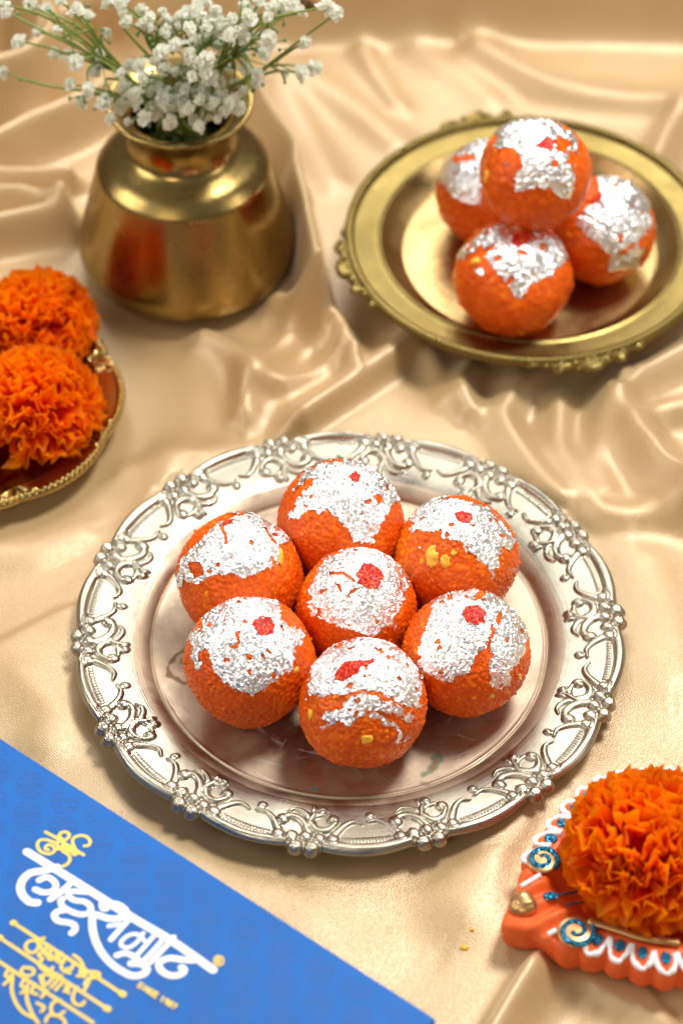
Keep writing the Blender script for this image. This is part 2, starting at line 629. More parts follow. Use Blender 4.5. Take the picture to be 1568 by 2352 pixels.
RIDGES = [
    # points (frame px), height mm, width mm left of the direction, width mm right of it
    ([(-40, 318), (0, 309), (80, 282), (129, 240), (142, 192), (115, 140), (59, 107), (0, 113), (-60, 140)], 20, 11, 9),
    ([(-40, 292), (0, 277), (67, 236), (108, 196)], 9, 5, 5),
    ([(-60, 420), (20, 385), (75, 357), (161, 322), (250, 275)], 11, 9, 7),
    ([(-60, 446), (0, 443), (80, 440), (165, 434)], 7, 5, 5),
    ([(-60, 488), (0, 489), (67, 489), (134, 513), (150, 518)], 8, 5, 5),
    ([(-60, 575), (0, 567), (67, 553), (150, 540)], 9, 8, 7),
    ([(560, 215), (594, 294), (633, 369), (683, 452), (688, 501), (706, 567), (719, 633), (729, 682), (740, 748)], 15, 2.6, 9),
    ([(640, 725), (689, 752), (768, 762), (815, 847)], 6, 4, 8),
    ([(960, 790), (900, 845), (805, 913), (699, 986)], 10, 2.6, 8),
    ([(985, 815), (1010, 870), (1030, 925)], 5, 6, 5),
    ([(1220, 820), (1213, 850), (1170, 932), (1155, 978), (1213, 1069), (1275, 1160)], 7, 6, 7),
    ([(1282, 930), (1280, 1024), (1310, 1085), (1350, 1161), (1395, 1195), (1517, 1195), (1620, 1190)], 6, 7, 6),
    ([(1420, 880), (1372, 978), (1372, 1069), (1398, 1140)], 4, 5, 5),
    ([(1640, 800), (1568, 832), (1471, 887), (1426, 932), (1435, 1009), (1471, 1069), (1523, 1130), (1640, 1190)], 11, 6, 8),
    ([(1640, 950), (1568, 954), (1517, 963), (1480, 993), (1496, 1039), (1547, 1109), (1640, 1180)], 8, 6, 6),
    ([(330, 95), (450, 88), (560, 82), (800, 64), (1200, 58), (1800, 52)], 20, 45, 11),
    ([(-100, 30), (60, 20), (200, -10), (420, -30)], 22, 30, 20),
    ([(1560, 280), (1530, 330), (1500, 400)], 6, 8, 8),
    ([(1100, 130), (1250, 210), (1420, 240), (1600, 250)], 5, 14, 9),
    ([(830, 130), (870, 190), (910, 250)], 2.5, 8, 5),
    ([(1285, 2150), (1240, 2210), (1180, 2300), (1110, 2420)], 9, 9, 4),
    ([(1420, 2250), (1480, 2300), (1560, 2370)], 4, 5, 8),
    ([(470, 800), (520, 830), (560, 880), (560, 960)], 5, 9, 6),
    ([(690, 770), (640, 830), (600, 900)], 4, 7, 9),
    ([(780, 830), (730, 870), (650, 910)], 3, 4, 7),
    ([(1080, 850), (1060, 900), (1075, 960)], 5, 7, 5),
    ([(700, 180), (820, 260), (900, 330)], 2.5, 12, 9),
    ([(620, 150), (700, 300), (760, 420)], 2.5, 10, 12),
    ([(960, 120), (1060, 180), (1120, 230)], 3, 8, 8),
    ([(300, 1090), (420, 1060), (520, 1030)], 2.5, 6, 9),
    ([(1480, 1290), (1520, 1400), (1540, 1560)], 3, 10, 14),
    ([(0, 1280), (90, 1270), (180, 1230)], 3, 9, 7),
    ([(400, 1050), (385, 1110), (360, 1190), (330, 1250)], 4, 10, 9),
    ([(-40, 1500), (60, 1450), (150, 1405)], 1.2, 1.2, 9),
    ([(60, 1560), (120, 1640), (110, 1700)], 2.5, 9, 9),
    ([(470, 830), (560, 860), (640, 900)], 4, 10, 10),
    ([(1160, 1880), (1130, 1980), (1080, 2080)], 4.5, 14, 12),
    ([(1285, 1765), (1330, 1825), (1400, 1920)], 1.2, 5, 1.2),
    ([(330, 2010), (600, 2080), (800, 2200)], 2.5, 14, 14),
    ([(1340, 2350), (1480, 2340), (1640, 2330)], -6, 15, 13),
]
gx = np.linspace(-0.42, 0.42, 560)
gy = np.linspace(0.36, 1.62, 760)
GX, GY = np.meshgrid(gx, gy, indexing='ij')
X, Y = GX.ravel(), GY.ravel()
Z = np.zeros_like(X)
for ri_, (pts, h, wl, wr) in enumerate(RIDGES):
    soft = 8 <= ri_ <= 14 or 28 <= ri_
    if soft:
        h, wl, wr = h * 0.72, wl * 1.35, wr * 1.35
    P = catmull([at(x, y, 0)[:2] for x, y in pts], 6)
    d, sd, _ = seg_dist(X, Y, P)
    w = np.where(sd > 0, wl, wr) * 1e-3
    Z += (2.7 if ri_ < 8 else 2.0) * h * 1e-3 * np.exp(-(d / w) ** 2 * 0.9)
XY = np.stack([X, Y], 1)
und = smooth_noise(XY, 16, RNG) * 0.0016 + smooth_noise(XY, 42, RNG) * 0.0011
und += smooth_noise(XY * np.array([1.0, 0.35]), 80, RNG) * 0.00022
Z += und
ZZ = Z.reshape(len(gx), len(gy))
for _ in range(2):
    ZZ = (np.roll(ZZ, 1, 0) + np.roll(ZZ, -1, 0) + np.roll(ZZ, 1, 1) + np.roll(ZZ, -1, 1) + 2 * ZZ) / 6
Z = ZZ.ravel()
# things press the cloth flat


def press(cx, cy, r0, r1, top=0.0):
    global Z
    d = np.hypot(X - cx, Y - cy)
    k = sstep(r0, r1, d)
    Z = Z * k + np.minimum(Z, top) * (1 - k)


press(SIL[0], SIL[1], SIL_RC + 0.004, SIL_RC + 0.022, -0.0005)
dd = np.hypot(X - SIL[0], Y - SIL[1])
m = dd < 0.130
Z[m] = np.minimum(Z[m], 0.0045)
press(BRASS[0], BRASS[1], BR_RC - 0.020, BR_RC + 0.012, -0.0005)
dd = np.hypot(X - BRASS[0], Y - BRASS[1])
m = dd < 0.104
Z[m] = np.minimum(Z[m], 0.013)
press(VASE[0], VASE[1], 0.046, 0.060, -0.0005)
press(DISH[0], DISH[1], DISH_R - 0.012, DISH_R + 0.010, -0.0005)
pr_ = at(1480, 2030, 0)
press(pr_[0] + 0.006, pr_[1] - 0.004, 0.052, 0.072, -0.0005)
bx_ = at(360, 2260, 0)
cloth = mesh("tablecloth", np.stack([X, Y, Z], 1), grid_faces(len(gx), len(gy)), m_satin)
cloth["kind"] = "structure"
cloth["label"] = "rumpled champagne gold satin cloth covering the table"

# ------------------------------------------------------------------ silver plate


def rim_mesh(r_in, z_in, edge_fn, height_fn, base_fn, na, nr, thick=0.0011, roll=0.0016):
    """polar sheet from r_in out to edge_fn(angle); height_fn adds relief; rolled under at the edge"""
    a = np.linspace(0, 2 * np.pi, na, endpoint=False)
    Re = edge_fn(a)
    u = np.linspace(0, 1, nr)
    rr = r_in + (Re[:, None] - r_in) * u[None, :]
    AA = np.broadcast_to(a[:, None], rr.shape)
    z = base_fn(rr) + height_fn(AA, rr)
    # round off at the edge
    e = (Re[:, None] - rr)
    z -= roll * np.clip(1 - e / 0.0022, 0, 1) ** 2
    V = np.stack([rr * np.cos(AA), rr * np.sin(AA), z], -1)
    # underside
    low = []
    for du, dz in ((0.0002, -0.0009), (-0.0010, -0.0017), (-0.0060, -0.0016)):
        r2 = Re + du
        z2 = z[:, -1] + dz
        if du < -0.004:
            z2 = base_fn(r2) - thick - 0.0004
        low.append(np.stack([r2 * np.cos(a), r2 * np.sin(a), z2], -1))
    r2 = np.full_like(a, r_in)
    low.append(np.stack([r2 * np.cos(a), r2 * np.sin(a), base_fn(r2) - thick], -1))
    V = np.concatenate([V, np.stack(low, 1)], 1)
    return V.reshape(-1, 3), grid_faces(na, V.shape[1], True), (AA, rr)


NM = 14
PH = R(3.6)


def sil_edge(a):
    s = ((a - PH + np.pi / NM) % (2 * np.pi / NM) - np.pi / NM) * 120.0      # mm along rim from the cluster centre
    L = 2 * math.pi * 120 / NM
    t = np.abs(s)
    Rm = 121.2 + 2.3 * np.sin(np.clip((t - 7.0) / (L / 2 - 7.0), 0, 1) * np.pi / 2)
    lobe = 120.9 + np.sqrt(np.maximum(0, 3.5 ** 2 - (t - 3.3) ** 2))
    Rm = np.where(t < 6.8, np.maximum(lobe, 120.4), Rm)
    Rm += 0.25 * np.sin(3 * a + 1) + 0.2 * np.sin(7 * a)
    return Rm * 1e-3


def capsule(s, r, P, w, h, taper=None):
    d, _, t = seg_dist(s.ravel(), r.ravel(), np.asarray(P, float))
    d = d.reshape(s.shape)
    t = t.reshape(s.shape)
    ww = w if taper is None else w * (1 - taper * t)
    return h * np.sqrt(np.clip(1 - (d / ww) ** 2, 0, 1))


def groove(s, r, P, w, h):
    d, _, _ = seg_dist(s.ravel(), r.ravel(), np.asarray(P, float))
    return -h * np.exp(-(d.reshape(s.shape) / w) ** 2)


def dome(s, r, cs, cr, rs, rr_, h):
    q = ((s - cs) / rs) ** 2 + ((r - cr) / rr_) ** 2
    return h * np.sqrt(np.clip(1 - q, 0, 1)) - 0.55 * np.exp(-((np.sqrt(q) - 1.10) / 0.11) ** 2)


def sil_relief_unit(s, r):
    L = 2 * math.pi * 120 / NM
    z = np.zeros_like(s)
    hl = L / 2
    # lip along the scallop
    Redge = 121.2 + 2.3 * np.sin(np.clip((np.abs(s) - 7.0) / (hl - 7.0), 0, 1) * np.pi / 2)
    lip = 2.2 * np.sqrt(np.clip(1 - ((r - (Redge - 2.3)) / 3.3) ** 2, 0, 1))
    z = np.maximum(z, lip * sstep(6.5, 8.0, np.abs(s)))
    # ladder channel (one continuous channel across the sector seam, s measured from the seam)
    q = hl - np.abs(s)
    rc = 114.6 + 1.6 * (1 - (q / hl) ** 2)
    inch = sstep(11.6, 10.4, q)
    z += inch * (-0.95) * np.exp(-((r - rc - 1.9) / 0.60) ** 2)
    z += inch * (-0.95) * np.exp(-((r - rc + 1.9) / 0.60) ** 2)
    z += inch * 0.7 * np.sqrt(np.clip(1 - ((r - rc) / 1.7) ** 2, 0, 1)) * (0.55 + 0.45 * np.cos(q * 2 * np.pi / 1.5))
    # grapes
    for cs, cr, rd, h in ((3.4, 120.8, 3.4, 2.2), (-3.4, 120.8, 3.4, 2.2), (0, 115.2, 3.1, 2.0), (-6.2, 115.7, 3.0, 1.9), (6.1, 115.9, 3.0, 1.9),
                          (11.8, 116.2, 3.0, 1.8), (-12.0, 116.0, 3.0, 1.8),
                          (-12.3, 107.6, 3.2, 1.9), (11.3, 105.3, 3.1, 1.7), (5.2, 99.9, 2.8, 1.5), (-24.2, 103.2, 2.4, 1.3)):
        z = np.maximum(z, 0) * 0 + np.where(dome(s, r, cs, cr, rd, rd, h) > z, dome(s, r, cs, cr, rd, rd, h), z + np.minimum(0, dome(s, r, cs, cr, rd, rd, h)))
    # small chisel marks on the outer grapes
    for cs, cr in ((3.3, 121.0), (-3.3, 121.0), (-5.9, 116.1)):
        for k in (-0.6, 0.5):
            z += groove(s, r, [(cs - 0.9, cr + k), (cs + 0.8, cr + k + 0.5)], 0.28, 0.30)
    # vine
    stem = [(0.8, 112.6), (-0.8, 109.6), (0.2, 106.0), (1.8, 102.5), (1.5, 98.5)]
    c1 = [(-0.5, 109.6), (-4.2, 106.2), (-9.0, 105.0), (-13.5, 107.2)]
    c2 = [(1.2, 108.0), (4.4, 111.2), (9.0, 111.0), (12.6, 107.2)]
    c3 = [(0.4, 104.8), (4.6, 102.6), (9.4, 102.8)]
    c4 = [(-1.0, 104.0), (-4.0, 101.6), (-8.0, 100.8), (-11.0, 102.6)]
    c5 = [(-13.0, 113.0), (-16.5, 108.6), (-21.0, 106.0), (-25.5, 106.6)]
    c6 = [(12.6, 113.0), (16.5, 108.4), (21.0, 106.2), (25.0, 107.6)]
    for P, w, h in ((c4, 1.9, 1.2), (c5, 2.0, 1.3), (c6, 2.0, 1.3)):
        P = catmull(P, 5)
        z = np.maximum(z, capsule(s, r, P, w, h, 0.65))
        z += groove(s, r, (P + np.array([0, -w]))[2:-2], 0.4, 0.5)
    for P, w, h, tp in ((stem, 2.3, 1.6, 0.35), (c1, 2.3, 1.6, 0.25), (c2, 2.4, 1.6, 0.5), (c3, 1.6, 1.0, 0.4)):
        P = catmull(P, 5)
        z = np.maximum(z, capsule(s, r, P, w, h, tp))
        off = P + np.array([0, -w * 1.05])
        z += groove(s, r, off[3:-2], 0.42, 0.7)
    return z


def sil_relief(A, r):
    s = ((A - PH + np.pi / NM) % (2 * np.pi / NM) - np.pi / NM) * 120.0
    k = np.floor((A - PH + np.pi / NM) / (2 * np.pi / NM)).astype(int)
    # hand-beaten differences from one motif to the next
    js = np.array([0.55 * math.sin(3.1 * i) for i in range(-1, NM + 2)])
    fade = sstep(26.6, 24.0, np.abs(s))
    s2 = s + fade * js[np.clip(k + 1, 0, NM + 2)]
    r2 = r * 1e3 + 0.35 * np.sin(A * 5 + 1.3) + 0.25 * np.sin(A * 11)
    h = sil_relief_unit(s2, r2)
    h *= sstep(96.0, 99.5, r * 1e3)
    return h * 1e-3


SIL_RI = SIL_RC + 0.0068


def sil_base(r):
    r = np.asarray(r) * 1e3
    ri = SIL_RI * 1e3
    x = r - SIL_RC * 1e3
    return (4.0 + 5.4 * (1 - np.exp(-x / 4.6)) + 0.085 * x) * 1e-3


plate = empty("silver_plate", SIL, "round silver plate with embossed grape and vine rim under seven orange sweets", "plate")
V, F, _ = rim_mesh(SIL_RI, 0.009, sil_edge, sil_relief, sil_base, 2240, 92)
st = np.zeros((len(V), 4), np.float32)
st[:, :3] = (0.10, 0.08, 0.02)
Pw = V[:, :2] + SIL[:2]
nz = smooth_noise(V[:, :2], 900, RNG)
for (tx, ty, rad) in ((455, 1745, 0.0022), (440, 1725, 0.0012), (530, 1755, 0.0025), (470, 1795, 0.001), (505, 1650, 0.0008)):
    q = at(tx, ty, 0.010)[:2]
    d = np.hypot(*(Pw - q).T)
    st[:, 3] = np.maximum(st[:, 3], 0.75 * sstep(rad * 1.2, rad * 0.5, d + nz * 0.0006))
mesh("embossed_rim", V, F, m_silver, plate, attr={"stain": st})

# well (floor + wall), with stains
na, nr = 720, 230
ru = np.concatenate([np.linspace(0.0008, SIL_RC - 0.0012, nr - 40), np.linspace(SIL_RC - 0.0010, SIL_RI + 0.0004, 40)])
a = np.linspace(0, 2 * np.pi, na, endpoint=False)
RR, AA = np.meshgrid(ru, a)
zw = np.where(RR < SIL_RC, Z_SIL_FLOOR, sil_base(RR))
zw = zw + 0.00035 * np.exp(-((RR - SIL_RC + 0.0012) / 0.0006) ** 2) - 0.0004 * np.exp(-((RR - SIL_RC) / 0.0005) ** 2)
PX, PY = RR * np.cos(AA), RR * np.sin(AA)
XYf = np.stack([PX.ravel(), PY.ravel()], 1)
zw = zw + (smooth_noise(XYf, 60, RNG) * 0.00012 + smooth_noise(XYf, 260, RNG) * 0.00002).reshape(zw.shape)
V = np.stack([PX, PY, zw], -1).reshape(-1, 3)
st = np.zeros((len(V), 4), np.float32)
Pw = V[:, :2] + SIL[:2]
nz = smooth_noise(V[:, :2], 700, RNG)
nz2 = smooth_noise(V[:, :2], 1800, RNG)


def stain_poly(pts, w, col, al, closed=False, jag=0.0006):
    P = catmull([at(x, y, Z_SIL_FLOOR)[:2] for x, y in pts], 6, closed)
    if closed:
        P = np.concatenate([P, P[:1]])
    d, _, _ = seg_dist(Pw[:, 0], Pw[:, 1], P)
    k = al * sstep(w * 1.4, w * 0.6, d + nz * jag)
    mm = k > st[:, 3]
    st[mm, :3] = col
    st[mm, 3] = k[mm]
    return P, d


ringp = [(432, 1492), (405, 1505), (388, 1528), (392, 1550), (415, 1566), (452, 1572)]
_, dr = stain_poly(ringp, 0.0010, (0.16, 0.075, 0.02), 0.85)
stain_poly([(415, 1510), (424, 1535), (445, 1558), (460, 1562)], 0.0006, (0.18, 0.09, 0.03), 0.7)
stain_poly([(1003, 1735), (998, 1755), (990, 1775), (985, 1785)], 0.0017, (0.03, 0.15, 0.07), 0.65, jag=0.0022)
stain_poly([(1000, 1750), (990, 1770)], 0.0008, (0.20, 0.10, 0.02), 0.8)
stain_poly([(955, 1805), (985, 1798)], 0.0010, (0.09, 0.13, 0.03), 0.5, jag=0.0012)
stain_poly([(720, 1812), (721, 1813)], 0.0006, (0.02, 0.25, 0.18), 0.9)
stain_poly([(590, 1668), (640, 1705), (690, 1722), (760, 1735)], 0.0005, (0.62, 0.60, 0.58), 0.6)
for _ in range(34):
    x0, y0 = random.uniform(560, 1120), random.uniform(1640, 1790)
    an = random.uniform(-1.2, 1.2)
    ll = random.uniform(12, 60)
    dk = random.random() < 0.5
    stain_poly([(x0, y0), (x0 + ll * math.cos(an), y0 + ll * 0.7 * math.sin(an))], 0.00022, (0.08, 0.05, 0.03) if dk else (0.85, 0.83, 0.78), 0.6, jag=0.00005)
# tiny pits
pk = sstep(2.35, 2.9, nz2 + 0.3 * nz)
mm = pk * 0.6 > st[:, 3]
st[mm, :3] = (0.22, 0.16, 0.08)
st[mm, 3] = (pk * 0.6)[mm]
mesh("well", V, grid_faces(na, len(ru), True), m_silver_in, plate, attr={"stain": st})
# underside foot so the plate rests on the cloth
Vf, Ff = lathe([(0, 0.0012), (SIL_RC - 0.002, 0.0012), (SIL_RC, 0.0004), (SIL_RC + 0.0012, 0.0012), (SIL_RI + 0.0002, 0.0070)], 180)
mesh("base", Vf, Ff, plain("silver_underside", (0.6, 0.55, 0.45), 0.35, 1.0), plate)

# ------------------------------------------------------------------ brass plate
OA = [R(105), R(195), R(285), R(15)]
BRP = BR_RC * 1e3
RP = 92.8


def br_edge(a):
    Rm = np.full_like(a, RP - 0.5)
    for o in OA:
        d = np.abs((a - o + np.pi) % (2 * np.pi) - np.pi)
        dg = np.degrees(d)
        sh = 8.6 * np.exp(-(dg / 5.5) ** 2) + 6.0 * np.exp(-((dg - 9.5) / 2.8) ** 2) + 2.6 * np.exp(-((dg - 16.5) / 2.2) ** 2)
        sh += np.where(dg < 19, 1.0 * np.abs(np.sin(np.radians(dg * 24))), 0)
        Rm = Rm + sh
    return Rm * 1e-3


_orn = []
rg2 = np.random.default_rng(5)
for i in range(62):
    dg = rg2.uniform(-18.5, 18.5)
    lim = RP + 8.2 * math.exp(-(dg / 5.5) ** 2) + 5.5 * math.exp(-((abs(dg) - 9.5) / 2.8) ** 2) + 2.2 * math.exp(-((abs(dg) - 16.5) / 2.2) ** 2)
    _orn.append((dg, rg2.uniform(RP - 3.0, lim), rg2.uniform(0.9, 1.8), rg2.uniform(1.4, 2.8)))


def br_relief(A, r):
    z = np.zeros_like(r)
    rm = r * 1e3
    for o in OA:
        d = np.degrees((A - o + np.pi) % (2 * np.pi) - np.pi)
        m_ = np.abs(d) < 21
        if not m_.any():
            continue
        s = d[m_] * math.pi / 180 * 97
        rr = rm[m_]
        zz = 0.5 * sstep(RP - 4.0, RP - 2.0, rr) * sstep(20.5, 18, np.abs(d[m_]))
        for dg, cr, rd, h in _orn:
            cs = dg * math.pi / 180 * 97
            q = ((s - cs) ** 2 + (rr - cr) ** 2) / rd ** 2
            zz = np.maximum(zz, h * np.sqrt(np.clip(1 - q, 0, 1)))
        z[m_] = zz
    return z * 1e-3


def br_base(r):
    r = np.asarray(r) * 1e3
    return (17.2 + 2.2 * np.clip((r - BRP) / 18, 0, 1.5) + 0.9 * np.exp(-((r - BRP) / 1.3) ** 2)) * 1e-3


BRASS_UP = BRASS + np.array([0, 0, BZ])
bplate = empty("brass_plate", BRASS_UP, "old brass plate with rope edge and leafy ornaments under a pile of four sweets", "plate")
V, F, _ = rim_mesh(BR_RC, 0.017, br_edge, br_relief, br_base, 1500, 70)
mesh("flat_rim", V, F, m_brass, bplate)
prof = [(0.0005, 8.0), (40, 8.0), (BRP - 13, 8.2), (BRP - 11.5, 8.3), (BRP - 9.5, 9.2), (BRP - 5, 12.5), (BRP - 1.5, 16.4), (BRP - 0.3, 17.8), (BRP + 0.15, 18.05)]
pv = catmull(np.array(prof), 6) * 1e-3
pv[0, 0] = 0.0003
V, F = lathe(pv, 220)
mesh("well", V, F, m_brass_in, bplate)
V, F = lathe(np.array([(0, 1.0), (43, 1.0), (44, -5.0), (45.5, -5.0), (48, 1.6), (BRP - 10, 6.5), (BRP - 2, 15.2)]) * 1e-3, 160)
mesh("base", V, F, plain("brass_underside", (0.45, 0.32, 0.11), 0.35, 1.0), bplate)
# rope edge
na, ns = 1800, 14
a = np.linspace(0, 2 * np.pi, na, endpoint=False)
ph = np.linspace(0, 2 * np.pi, ns, endpoint=False)
A2, P2 = np.meshgrid(a, ph, indexing='ij')
rad = 2.1 * (1 + 0.45 * np.abs(np.cos((A2 * 150 + P2) / 1.0)) - 0.25)
rr = (RP - 1.6 + rad * np.cos(P2)) * 1e-3
zz = (19.6 + rad * np.sin(P2)) * 1e-3
V = np.stack([rr * np.cos(A2), rr * np.sin(A2), zz], -1).reshape(-1, 3)
I, J = np.meshgrid(np.arange(na), np.arange(ns), indexing='ij')
F = np.stack([I * ns + J, ((I + 1) % na) * ns + J, ((I + 1) % na) * ns + (J + 1) % ns, I * ns + (J + 1) % ns], -1).reshape(-1, 4)
mesh("rope_edge", V, F, m_brass, bplate)

# ------------------------------------------------------------------ brass vase
vase = empty("brass_vase", VASE, "squat flared brass pot with narrow neck and wide lip holding white flowers", "vase")
prof = [(0.0005, 0.5), (38, 0.5), (43, 1.0), (48, 3.6), (51.4, 8.5), (52.7, 15.5), (51.0, 24), (48.0, 36), (45.0, 48), (42.5, 58), (41.3, 62.6), (39.2, 65.4), (36, 68.4), (31, 71.2), (26, 74.6), (24.2, 79.0),
        (23.8, 84.2), (24.8, 90.0), (27.2, 95.0), (31.6, 98.4), (33.9, 100.0), (34.5, 101.0), (33.9, 101.9), (32.2, 101.6), (28.5, 100.1), (24.6, 97.2), (21.6, 92.2), (20.4, 86), (23, 74), (30, 69), (38, 62), (44, 45)]
pv = catmull(np.array(prof), 5) * 1e-3 * np.array([1.045, 1.03])
pv[0, 0] = 0.0003
V, F = lathe(pv, 200)
mesh("pot", V, F, m_vase, vase)
V, F = lathe(np.array([(0.0003, 70), (20, 70), (26, 70)]) * 1e-3, 64)
mesh("water", V, F, plain("dark_water", (0.02, 0.03, 0.01), 0.05), vase)

# ------------------------------------------------------------------ sweets (ladoos)


def conv(o, s, pts):
    return [((o[0] + x * s) * K, (o[1] + y * s) * K) for x, y in pts]


C1, C2, C3, C4, C5, C6, C7 = ((650, 1800), 0.3189), ((1050, 1800), 0.3827), ((1550, 1900), 0.3827), ((700, 2350), 0.3827), ((1150, 2150), 0.3827), ((1150, 2500), 0.3827), ((1600, 2300), 0.3508)
CB = ((1365, 0), 0.8712)


def src(pts):
    return [(x * K, y * K) for x, y in pts]


SW = []
SW.append(dict(cx=782, cy=1204, r=149, key='A', foil=[conv(*C2, [(250, 740), (290, 640), (360, 600), (350, 550), (400, 470), (480, 400), (560, 350), (520, 330), (440, 350), (380, 390), (330, 460), (320, 430), (400, 290), (480, 200), (640, 150), (850, 125), (1080, 145), (1160, 200), (1260, 240), (1400, 340), (1470, 430), (1480, 560), (1430, 540), (1340, 580), (1290, 690), (1240, 770), (1200, 860), (1150, 970), (1090, 980), (1000, 955), (940, 975), (915, 860), (830, 760), (740, 700), (660, 620), (580, 670), (550, 650), (480, 620), (390, 720), (300, 720)])],
               hole=[conv(*C2, [(1130, 490), (1200, 470), (1250, 520), (1200, 570)]), conv(*C2, [(1080, 540), (1120, 520), (1130, 560)])],
               red=conv(*C2, [(880, 300), (960, 250), (1020, 300), (1000, 370), (930, 360)]), nuts=[], lab="rearmost orange sweet on the silver plate, foil running down in a tongue"))
SW.append(dict(cx=1048, cy=1279, r=142, key='B', foil=[conv(*C3, [(150, 450), (170, 390), (260, 375), (350, 320), (480, 260), (620, 255), (840, 280), (860, 255), (880, 290), (1000, 320), (1100, 410), (1200, 470), (1230, 530), (1300, 620), (1325, 690), (1280, 770), (1200, 740), (1150, 860), (1170, 950), (1100, 970), (1110, 1040), (1150, 1050), (1095, 1095), (1070, 1000), (1020, 930), (920, 890), (900, 840), (800, 800), (730, 700), (600, 680), (545, 660), (550, 580), (460, 620), (400, 620), (380, 590), (240, 630), (260, 520), (190, 500)]), conv(*C3, [(300, 755), (350, 745), (360, 775), (320, 780)])],
               hole=[conv(*C3, [(620, 530), (680, 515), (690, 540), (640, 550)]), conv(*C3, [(1140, 610), (1190, 600), (1180, 640)])],
               red=conv(*C3, [(665, 420), (750, 385), (860, 430), (850, 520), (770, 520), (710, 490)]), nuts=[(*conv(*C3, [(468, 850)])[0], 15, 21), (*conv(*C3, [(600, 900)])[0], 11, 17), (*conv(*C3, [(690, 810)])[0], 8, 8)], lab="orange sweet with a bright yellow nut lump, right back of the silver plate"))
SW.append(dict(cx=551, cy=1322, r=147, key='C', foil=[conv(*C1, [(200, 1700), (175, 1590), (230, 1420), (290, 1300), (420, 1190), (560, 1050), (740, 890), (900, 815), (1090, 795), (1280, 840), (1400, 900), (1480, 1010)]) + src([(1150, 2120), (1187, 2160), (1180, 2174), (1126, 2183), (1134, 2220), (1141, 2255), (1104, 2266), (1073, 2274), (1050, 2288)]) + conv(*C1, [(1110, 1600), (1010, 1620), (950, 1600), (880, 1540), (830, 1570), (600, 1560), (520, 1620), (420, 1650), (310, 1635), (280, 1590), (265, 1500), (240, 1700)])],
               hole=[conv(*C1, [(350, 1380), (500, 1400), (525, 1540), (400, 1580), (360, 1450)]), conv(*C1, [(740, 960), (770, 950), (835, 1080), (830, 1190), (805, 1190), (810, 1090)]), conv(*C1, [(1285, 950), (1310, 960), (1390, 1090), (1440, 1160), (1425, 1200), (1370, 1100)])],
               red=conv(*C1, [(790, 900), (915, 850), (920, 895), (860, 960), (810, 965), (760, 940)]), nuts=[(*src([(1128, 2230)])[0], 8, 17)], lab="left rear orange sweet on the silver plate, broad foil cap with a short crack"))
SW.append(dict(cx=818, cy=1398, r=140, key='D', foil=[conv(*C5, [(200, 520), (270, 470), (290, 340), (370, 260), (400, 205), (520, 180), (580, 125), (700, 115), (870, 110), (1000, 140), (1100, 175), (1160, 250), (1230, 320), (1270, 420), (1270, 540), (1210, 580), (1240, 640), (1190, 690), (1180, 760), (1120, 830), (1100, 880), (1155, 920), (1110, 975), (1040, 950), (960, 1010), (900, 1045), (780, 1000), (640, 965), (520, 910), (420, 915), (380, 850), (340, 860), (310, 815), (240, 840), (225, 740), (210, 680), (270, 640), (210, 570)])],
               hole=[conv(*C5, [(445, 375), (580, 368), (690, 440), (705, 470), (680, 460), (580, 392), (450, 400)]), conv(*C5, [(325, 545), (350, 560), (410, 540), (415, 555), (350, 595)]), conv(*C5, [(522, 500), (545, 500), (575, 580), (560, 580)]), conv(*C5, [(635, 595), (690, 540), (735, 540), (650, 600)]), conv(*C5, [(1170, 480), (1190, 475), (1185, 550), (1172, 545)])],
               red=conv(*C5, [(700, 400), (790, 270), (880, 290), (980, 370), (985, 450), (930, 550), (860, 560), (790, 520), (710, 490), (740, 440)]), nuts=[], lab="orange sweet in the middle of the ring, the only one touched by six others"))
SW.append(dict(cx=572, cy=1518, r=150, key='E', foil=[conv(*C4, [(130, 420), (165, 385), (215, 430), (290, 370), (300, 260), (430, 140), (560, 110), (690, 75), (750, 90), (870, 80), (1040, 120), (1110, 180), (1130, 250), (1120, 310), (1220, 430), (1290, 430), (1355, 480), (1360, 560), (1300, 630), (1230, 620), (1270, 690), (1230, 720), (1250, 760), (1200, 800), (1225, 880), (1110, 930), (1070, 980), (980, 1000), (940, 1060), (860, 1110), (770, 1130), (700, 1100), (580, 1040), (500, 960), (430, 900), (440, 870), (395, 850), (400, 780), (360, 680), (340, 630), (270, 640), (280, 840), (250, 865), (190, 810), (170, 650), (210, 600), (160, 520)])],
               hole=[conv(*C4, [(645, 455), (675, 455), (685, 560), (660, 625), (590, 620), (565, 590), (600, 605), (655, 590), (660, 520)])],
               red=conv(*C4, [(805, 390), (900, 305), (1020, 320), (1070, 420), (1030, 500), (930, 520), (850, 460)]), nuts=[(*conv(*C4, [(1262, 875)])[0], 9, 9)], lab="orange sweet at left front of the silver plate with a smooth round red dot"))
